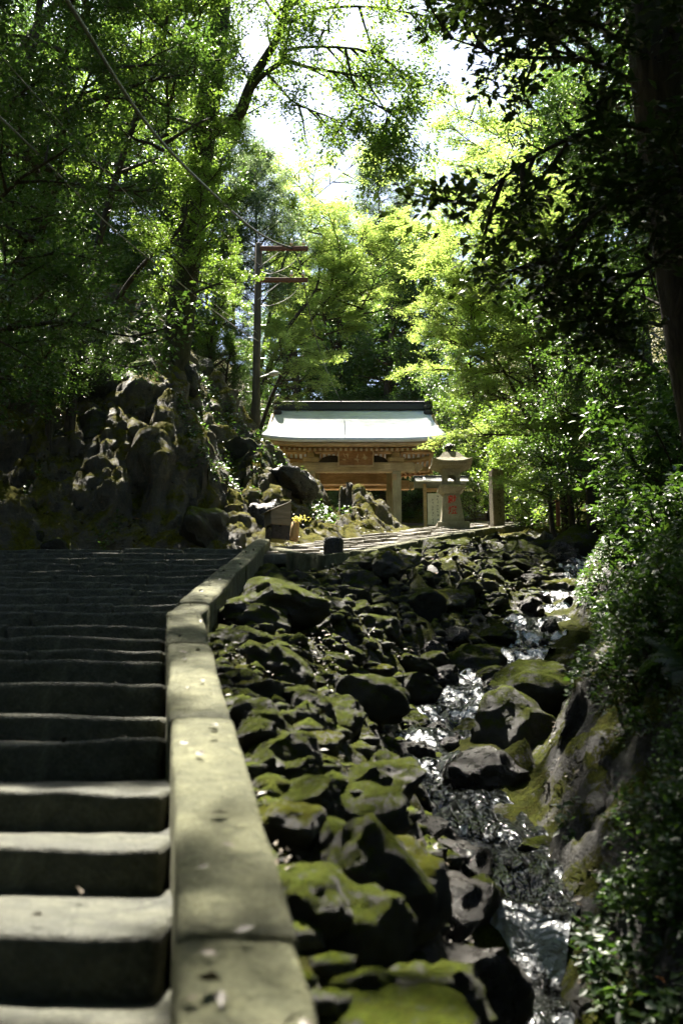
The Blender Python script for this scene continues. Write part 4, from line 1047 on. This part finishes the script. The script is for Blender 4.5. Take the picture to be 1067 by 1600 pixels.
def tree(sp, px, py, Y, rad, label, group=None, name='tree', cat='tree', base=None, **kw):
    """crown's middle seen at px, py, Y metres ahead; base = (px, Y) of a leaning trunk's foot"""
    c = at(px, py, Y)
    if base: base = (at(base[0], 700, base[1]).x, base[1])
    return tree_at(sp, c, rad, label, group, name, cat, base, **kw)
GL, GB, GR = 'dark evergreen trees crowding the left slope', 'dark trees standing behind the gate', 'dark evergreen trees on the right slope'
# left slope
for (sp, px, py, Y, rad, lab) in [
    ('ever1', -60, 250, 13, 2.6, 'dark evergreen at the upper left edge, nearest of the left slope'),
    ('ever2', 60, 60, 17, 2.8, 'dark evergreen filling the top left corner'),
    ('ever1', 40, 400, 19, 2.3, 'low dark evergreen above the left end of the rock slope'),
    ('ever2', 150, 300, 30, 3.2, 'dark evergreen behind the crossing wires on the left'),
    ('broad', 190, 110, 24, 2.3, 'tall evergreen with sun flecks left of the ivy clad trunk'),
    ('broad', 260, 60, 20, 2.0, 'sun flecked broadleaf crown at the top, left of the ivy clad trunk'),
    ('ever2', 262, 400, 36, 2.8, 'glossy evergreen above the crest of the rock slope'),
    ('broad', 325, 480, 30, 1.6, 'light green tree just left of the utility pole'),
    ('ever1', 120, 480, 32, 2.8, 'low dark evergreen on top of the rock slope'),
    ('broad', 292, 345, 22.6, 1.5, 'sun flecked tree hiding the foot of the ivy clad trunk'), ('ever2', 20, 180, 30, 4.0, None), ('ever1', 180, 200, 34, 4.0, None), ('ever2', 100, 380, 32, 3.5, None), ('ever1', 280, 230, 38, 3.6, None), ('ever2', -40, 480, 27, 3.0, None)]:
    x_ = at(px, 700, Y).x; tree_at(sp, at(px, py, Y), rad, lab or 'dark evergreen deep in the left forest', GL, base=(min(x_, -7.9), Y) if Y < 20 else ((x_ - 2.5, Y + 1.5) if Y < 24.5 else None))
for (px, py, Y, rad) in [(40, 530, 24, 1.4), (110, 530, 28, 1.5), (190, 500, 31, 1.9), (250, 520, 32, 1.8), (300, 570, 32, 1.3), (355, 640, 31, 0.9), (320, 540, 33, 1.5), (20, 470, 22, 1.4), (150, 450, 29, 2.0), (230, 460, 33, 1.9), (340, 590, 30, 1.2), (90, 470, 21, 1.4)]:
    tree('ever1' if px % 20 else 'ever2', px, py, Y, rad, 'low dark evergreen thicket on the crest of the left rock slope', 'thicket on the crest of the rock slope', 'bush', 'bush')
tree('feather', 375, 290, 39, 2.0, 'feathery blue green tree behind the thick cable')
tree('feather', 340, 400, 37, 2.0, 'feathery blue green tree left of the pole top')
tree('feather', 405, 340, 36, 1.7, 'feathery tree beyond the pole top, farther back')
# pale maples over the gate
tree('maple', 500, 440, 38.5, 3.0, 'pale green maple spreading right of the utility pole above the gate', base=(375, 36))
tree('maple2', 570, 400, 39, 2.5, 'pale green maple over the middle of the gate roof', base=(385, 37.5))
tree('maple2', 440, 550, 35, 1.7, 'low pale maple between the pole and the gate roof', base=(370, 33))
tree('maple', 460, 350, 41, 2.6, 'pale maple crown rising behind the upper crossarm', base=(388, 39))
# behind the gate
for (px, py, Y, rad) in [(470, 560, 56, 3.0), (540, 555, 58, 3.2), (600, 560, 55, 3.0), (650, 540, 57, 3.2), (510, 530, 64, 3.6), (610, 510, 66, 3.6), (690, 540, 58, 3.2), (570, 560, 62, 3.0), (440, 540, 62, 3.2)]:
    tree('cedar', px, py, Y, rad, 'tall dark conifer standing in shade behind the gate', GB)
for (px, py, Y, rad) in [(500, 690, 54, 2.6), (580, 700, 53, 2.6), (640, 690, 54, 2.8), (700, 700, 50, 2.4), (545, 730, 50, 1.6), (610, 720, 57, 2.2)]:
    tree('ever2', px, py, Y, rad, 'low dark evergreen seen through the gate opening', GB)
tree('feather', 612, 335, 70, 3.0, 'blue green tree, tinted for haze, farthest away under the sky gap')
# right side
tree('maple', 800, 430, 26, 2.9, 'bright yellow green maple spreading over the stone lantern', base=(880, 27))
tree('maple2', 735, 500, 25.3, 1.6, 'bright maple sprays right of the gate roof', base=(860, 26))
tree('maple2', 830, 570, 24.5, 2.1, 'bright maple above the stone pillar', base=(890, 25.5))
tree('maple', 840, 250, 30, 3.2, 'tall yellow green maple against the sky on the right')
tree('maple2', 735, 345, 33, 1.7, 'pale maple tip right of the sky gap above the gate', base=(850, 34))
tree('maple2', 900, 400, 23, 2.2, 'yellow green maple half hidden by the dark foliage at the right')
tree('maple2', 860, 700, 23, 1.3, 'low maple with bright sprays above the marker stake')
tree('broad', 765, 640, 41, 2.2, 'pale leafy tree between the gate roof and the stone pillar')
for (sp, px, py, Y, rad, lab) in [('ever2', 960, 560, 20, 2.2, 'dark evergreen above the railing, right of the low maple'), ('ever1', 1040, 420, 17, 2.3, 'dark evergreen behind the leaning black trunk at mid height'), ('ever2', 930, 640, 27, 2.4, 'low dark evergreen between the low maple and the railing'), ('ever1', 860, 500, 42, 4.0, 'shaded evergreen behind the bright maples, above the stone pillar'), ('ever2', 790, 560, 46, 3.5, 'shaded evergreen farthest back between gate roof and pillar'), ('ever1', 1000, 250, 24, 3.2, 'dark evergreen filling the upper right behind the leaning trunk'), ('ever1', 1080, 120, 18, 3.0, 'dark evergreen in the top right corner'), ('ever2', 900, 130, 38, 4.0, 'evergreen behind the tall maple under the upper right sky'), ('ever2', 960, 420, 30, 3.0, 'dark evergreen between the maples and the leaning black trunk'), ('ever1', 760, 690, 45, 2.6, 'low dark evergreen directly behind the stone pillar')]:
    tree(sp, px, py, Y, rad, lab, GR)
# the big tree with an ivy clad trunk and a bent limb reaching over the sky gap
def P3(L): return [np.array(q[0]) if len(q) == 1 else np.array(at(*q)) for q in L]
def custom_tree(name, label, trunk, r, limbs, nsub, sublen, ntw, twl, flat, droop, per, leaf, wd, sh, sv, tilt, mat, ldroop, seed, bark='bark', t0=0.25, extra=None):
    rg = np.random.default_rng(seed); tp = smooth_poly(P3(trunk), 14)
    base = Vector(tp[0]); root = thing(name, label, 'tree', base)
    lim = [(smooth_poly(P3(l), 12), a, b) for l, a, b in limbs]
    segs, tw = branch_out(rg, lim, nsub, sublen, ntw, twl, flat, droop, 0.022, t0)
    if extra: tw = tw + extra(rg, tp, lim)
    V, Fc = leaves(rg, tw, per, leaf, wd, sh, sv, tilt, ldroop)
    o = -np.array(base)
    tV, tF = tubes([(tp, r[0], r[1])], 12); bV, bF = tubes(lim + segs, 7)
    tV = tV + 0.06 * r[0] * np.stack([fbm(tV[:, 0] * 3, tV[:, 1] * 3, tV[:, 2] * 1.2, 3, q) for q in range(3)], -1)
    link('trunk', np_mesh('trunk', tV + o, tF, M[bark], True), root); link('branches', np_mesh('branches', bV + o, bF, M[bark], True), root)
    link('crown', np_mesh('crown', V + o, Fc, M[mat]), root)
    return root
def ivy(rg, tp, lim):
    out = []
    for k in range(420):
        p, _ = along(list(tp), rg.uniform(0.25, 1)); a = rg.uniform(0, 6.28); r = rg.uniform(0.25, 0.75)
        q = p + np.array([math.cos(a) * r, math.sin(a) * r, 0]); out.append((q, q + np.array([0, 0, -rg.uniform(0.2, 0.7)])))
    return out
custom_tree('bent_limb_tree', 'ivy clad tree whose bent limb reaches across the sky gap', [(262, 640, 25), (290, 430, 24.5), (318, 205, 24), (340, 60, 23.8), (352, -140, 23.5)], (0.42, 0.26), [
    ([(320, 206, 24), (345, 200, 23.6), (372, 183, 23.2), (385, 150, 23), (402, 110, 22.8), (425, 75, 22.5), (442, 35, 22.2), (455, -40, 22)], 0.21, 0.08),
    ([(384, 152, 23), (406, 122, 22.6), (444, 97, 22), (485, 106, 21.5), (536, 114, 21), (570, 120, 20.5)], 0.09, 0.015),
    ([(442, 98, 22), (452, 77, 21.8), (509, 73, 21.2), (575, 80, 20.6), (623, 110, 20.2), (645, 150, 20)], 0.05, 0.012),
    ([(415, 112, 22.4), (436, 135, 22), (457, 158, 21.6), (489, 173, 21.2), (530, 190, 20.8), (560, 215, 20.5)], 0.035, 0.01),
    ([(540, 77, 20.9), (556, 142, 20.5), (590, 165, 20.2), (627, 190, 20), (650, 230, 19.8)], 0.035, 0.01),
    ([(440, 40, 22.2), (500, 15, 21.5), (570, 10, 21), (640, 20, 20.5), (690, 30, 20)], 0.05, 0.012),
    ([(450, -20, 22), (420, -60, 21), (480, -90, 20), (560, -70, 19)], 0.06, 0.015),
    ([(345, 0, 23.7), (300, -60, 22.5), (250, -80, 21), (200, -90, 19)], 0.10, 0.02),
    ([(348, -60, 23.6), ((-2.6, 21, 20.5),), ((-2.0, 18, 20),), ((-1.6, 15, 18.5),), ((-1.4, 13, 17),)], 0.12, 0.02),  # out-of-view limb, added to dapple the near ground
    ([(448, 10, 22.2), (520, -30, 21), (600, -40, 20), (680, -20, 19.5), (730, 10, 19)], 0.06, 0.012),
    ([(352, -60, 23.6), (400, -20, 22.8), (430, 20, 22.2), (480, 40, 21.6), (520, 50, 21)], 0.06, 0.012),
    ([(560, 110, 20.5), (600, 170, 20), (620, 230, 19.8), (600, 280, 19.7)], 0.02, 0.006),
    ([(350, -130, 23.6), ((-4.4, 21, 21),), ((-5.6, 18.5, 19.5),), ((-6, 15.5, 18),)], 0.12, 0.02)],  # another unseen limb, added to keep the steps in shade
    10, 0.27, 7, 0.38, 0.7, -0.12, 34, 0.095, 0.22, 0.13, 0.15, 0.6, 'leaf_mid', 0.9, 41, 'bark_moss', 0.34, ivy)
# near dark tree on the right bank
custom_tree('leaning_tree', 'big black trunked tree leaning in from the right edge', [(1190, 1000, 8.6), (1135, 700, 8.6), (1085, 420, 8.6), (1045, 160, 8.6), (1010, -120, 8.6), (985, -420, 8.6)], (0.42, 0.30), [
    ([(1050, 210, 8.6), (960, 195, 8.4), (870, 225, 8.2), (790, 275, 8.0), (730, 330, 7.9)], 0.035, 0.008),
    ([(1045, 160, 8.6), (920, 95, 8.8), (800, 88, 9.0), (690, 55, 9.2)], 0.035, 0.008),
    ([(1040, 110, 8.6), (930, 40, 8.2), (830, 0, 8.0), (760, -40, 7.9)], 0.035, 0.008),
    ([(1060, 280, 8.6), (980, 300, 8.0), (900, 360, 7.8), (850, 420, 7.7)], 0.03, 0.008),
    ([(1075, 380, 8.6), (1010, 420, 8.0), (950, 480, 7.8), (910, 520, 7.7)], 0.03, 0.008),
    ([(1030, 60, 8.6), (1080, 20, 7.8), (1120, -40, 7.2)], 0.05, 0.012),
    ([(1020, 0, 8.6), (960, -80, 8.0), (860, -140, 7.5), (760, -190, 7)], 0.07, 0.014),
    ([(1060, 250, 8.6), (1090, 260, 7.6), (1060, 300, 7.0)], 0.04, 0.010),
    ([(985, -400, 8.6), ((2.3, 11.5, 13.2),), ((2.0, 14.5, 15.2),), ((1.4, 17.5, 16.8),)], 0.10, 0.02),  # unseen high limbs from here on, added to shade bank and foreground
    ([(985, -400, 8.6), ((3.2, 11.0, 12.8),), ((3.8, 14, 14.6),), ((4.2, 17, 16),)], 0.10, 0.02),
    ([(985, -420, 8.6), ((1.2, 8.6, 12.6),), ((-0.2, 9.2, 13.6),), ((-1.4, 10.5, 14.2),)], 0.10, 0.02)],
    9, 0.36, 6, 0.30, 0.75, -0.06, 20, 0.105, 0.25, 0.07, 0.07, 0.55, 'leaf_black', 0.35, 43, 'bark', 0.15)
# right bank undergrowth
BUSH = [(1000, 760, 15, .8), (1050, 720, 13, 1.0), (1070, 850, 11, .9), (1015, 860, 13.5, .7), (1060, 960, 9.5, .6), (990, 950, 12.5, .45), (1085, 1040, 8, .5), (1020, 1040, 10, .4), (975, 1020, 12, .35), (1010, 660, 17, 1.2), (900, 740, 26, 1.6), (930, 690, 28, 1.8), (800, 740, 31, 1.2), (770, 700, 34, 1.6), (740, 760, 33, 1.0), (830, 790, 29, 1.0), (1060, 1140, 7.5, .5), (990, 1110, 9.5, .3)]
for k, (px, py, Y, rad) in enumerate(BUSH):
    far = Y > 24
    tree('shrub_lt' if far else 'shrub', px, py, Y, rad, {900: 'leafy bush right of the marker stake, above the railing post', 930: 'leafy bush uphill of the railing, highest of those beyond the path', 800: 'leafy bush directly right of the stone pillar', 770: 'leafy bush above and behind the stone pillar', 740: 'leafy bush between lantern and stone pillar', 830: 'low leafy bush between the stone pillar and the marker stake'}[px] if far else 'large glossy shrub high on the right bank, under the leaning trunk', 'bushes beyond the upper path' if far else 'shrubs high on the right bank', 'shrub', 'shrub')

# unseen forest trees beside and behind the viewer, added to darken the steps
for (sp, X, Y, zc, rad) in [('ever2', -6.6, 3.0, 9.0, 3.6), ('ever1', -7, -3, 6, 4.2), ('ever2', 0.5, -6.5, 4, 4.4), ('ever1', 6, -3.0, 5, 4.2), ('ever2', 7.0, 4.0, 6.5, 3.4), ('ever1', -3.5, -8, 5, 4.6), ('ever1', 4, -9, 6, 5), ('ever2', -9, -9, 8, 5), ('ever1', 1.5, -3.5, 9.5, 3.6), ('ever2', -3, -2.5, 9.5, 3.6), ('ever1', 5, 1, 10, 3)]:
    tree_at(sp, (X, Y, zc), rad, 'unseen dark evergreen of the forest round the viewer, added for shade', 'unseen trees added round the viewer')
# tall trees added with unseen crowns overhead, to shade and dapple steps and bank
for (sp, c, rad, tall, base) in [('ever1', (-6.4, 11.2, 14.0), 2.4, 0.6, (-8.8, 9.5)), ('ever2', (-5.4, 16.0, 17.5), 2.9, 0.5, (-8.8, 15.5)), ('ever1', (-5.9, 20.6, 18.5), 2.6, 0.5, (-9.0, 19.5)), ('ever2', (0.6, 16.4, 18.2), 2.3, 0.4, (6.2, 12.5)), ('ever1', (1.2, 13.2, 16.0), 2.0, 0.45, (5.6, 10.0)),     ('broad', (-2.45, 9.7, 14), 0.45, 0.5, (-8.3, 9.5)), ('broad', (-3.1, 11.6, 14), 0.5, 0.5, (-8.3, 11.2)), ('ever1', (-4.7, 13.0, 15.5), 1.6, 0.4, (-8.2, 12.5)), ('ever1', (3.4, 20, 19), 2.3, 0.45, (9.5, 17)), ('ever2', (0.9, 14.8, 17.4), 2.0, 0.45, (6.4, 11.5)), ('ever2', (-3.0, 3.0, 13), 3.4, 0.5, (-8, 2)), ('ever1', (0.6, 5.4, 14.5), 3.4, 0.5, (6.5, 5)), ('ever2', (2.5, 0, 13), 3.6, 0.5, (7, -0.5)), ('ever1', (-1.2, -2, 14), 3.6, 0.5, (-7.5, -2)), ('ever2', (3.8, 8, 14.5), 2.8, 0.5, (8, 8)), ('ever1', (-5.0, 7.4, 15), 2.4, 0.5, (-8.5, 7))]:
    tree_at(sp, c, rad, 'tall tree with unseen crown, added overhead to shade steps and stream', 'trees added overhead for shade', base=base, tall=tall)
# low leafy ground cover
def cover(label, X, Y, hmax, size, mat, seed, tilt=0.5):
    rg = np.random.default_rng(seed); n = len(X)
    N = unit(np.stack([rg.normal(0, tilt, n), rg.normal(-.25, tilt, n), np.ones(n)], -1)); D = unit(np.cross(N, rg.normal(size=(n, 3))))
    Z = H(X, Y) + hmax * rg.random(n) ** 1.5 + 0.02
    V, Fc = leaf_sheet(np.stack([X, Y, Z], -1), N, D, size * rg.uniform(0.6, 1.3, n), 0.28)
    props(link('ground_cover', np_mesh('ground_cover', V, Fc, M[mat])), label, kind='stuff')
rg = np.random.default_rng(15)
n = 120000; Y = 3 + 23 * rg.random(n) ** 1.4; d = 0.12 + 4.4 * rg.random(n) ** 1.2; X = S_(Y) + WR_(Y) + d
keep = fbm(X * 0.9, Y * 0.9, oct=3, seed=95) + np.interp(d, [0.2, 1.6, 3], [-0.2, 0.45, 0.9]) > 0.0
cover('low leafy plants covering the steep bank right of the stream', X[keep], Y[keep], 0.22, 0.075, 'leaf_big', 1)
n = 70000; X = rg.uniform(-12, 2, n); Y = rg.uniform(19.8, 31, n); s0 = hill_dist(X, Y)
keep = fbm(X * 0.7, Y * 0.7, oct=3, seed=96) + np.interp(s0, [0.5, 3, 5], [-0.35, 0.0, 0.7]) > 0.2; keep &= (s0 > 0.9) | (X < -2.5)
cover('low leafy plants on the upper left rock slope', X[keep], Y[keep], 0.25, 0.10, 'leaf_dark', 2)

rg = np.random.default_rng(77)
for k in range(62):
    y = float(rg.uniform(4.0, 17)); d = float(rg.uniform(0.7 if y < 8 else 1.15, 3.2)) * (0.6 + y / 25); x = float(S_(y) + WR_(y)) + d; r = float(rg.uniform(0.26, 0.5)) * (0.7 + y / 30)
    lab, grp = (('small leafy shrub on the right bank beside the lowest stretch of stream', 'shrubs by the lowest stream') if y < 8 else ('leafy shrub on the right bank beside the middle cascade', 'shrubs by the middle cascade') if y < 12.5 else ('leafy shrub on the right bank above the dark pool', 'shrubs above the pool'))
    tree_at('shrub', (x, y, H1(x, y, False) + r * 0.55), r, lab, grp, 'shrub', 'shrub')
def fern_mesh(seed):
    rg = np.random.default_rng(seed); P, N, D, L = [], [], [], []; stems = []
    for k in range(10):
        az = k * 0.63 + rg.uniform(-0.2, 0.2); ln = rg.uniform(0.35, 0.55); up_ = rg.uniform(0.25, 0.5)
        pts = [np.array((math.cos(az) * ln * t, math.sin(az) * ln * t, up_ * (t - 0.75 * t * t) * 1.2)) for t in np.linspace(0, 1, 18)]
        stems.append((pts, 0.004, 0.001))
        for i in range(2, 17):
            tan = pts[i + 1] - pts[i - 1]; tan /= np.linalg.norm(tan); side = np.cross(tan, (0, 0, 1)); side /= np.linalg.norm(side)
            for sg in (-1, 1):
                P.append(pts[i]); d = side * sg + tan * 0.45 + np.array((0, 0, -0.15)); D.append(d / np.linalg.norm(d)); n = np.cross(d, tan) * -sg; n = n / np.linalg.norm(n); N.append(n if n[2] > 0 else -n)
                L.append(0.115 * math.sin(math.pi * min(1, (i + 1.5) / 18)) ** 0.7 + 0.01)
    V, Fc = leaf_sheet(np.array(P), np.array(N), np.array(D), np.array(L), 0.16, 0.03)
    sV, sF = tubes(stems, 4)
    return np_mesh('fronds', V, Fc, M['leaf_fern']), np_mesh('stems', sV, sF, M['leaf_fern'])
FERN = [fern_mesh(q) for q in (1, 2, 3)]
for k in range(32):
    y = float(rg.uniform(4, 16)); d = float(rg.uniform(1.1, 3.0)) * (0.6 + y / 25); x = float(S_(y) + WR_(y)) + d; sc_ = float(rg.uniform(0.6, 1.15))
    root = thing('fern', 'green fern growing on the steep bank right of the stream', 'fern', (x, y, H1(x, y) - 0.02), (R(-14), R(-30), float(rg.uniform(0, 6.28))), 'ferns on the right bank', (sc_,) * 3)
    f_, s_ = FERN[k % 3]; link('fronds', f_, root); link('stems', s_, root)
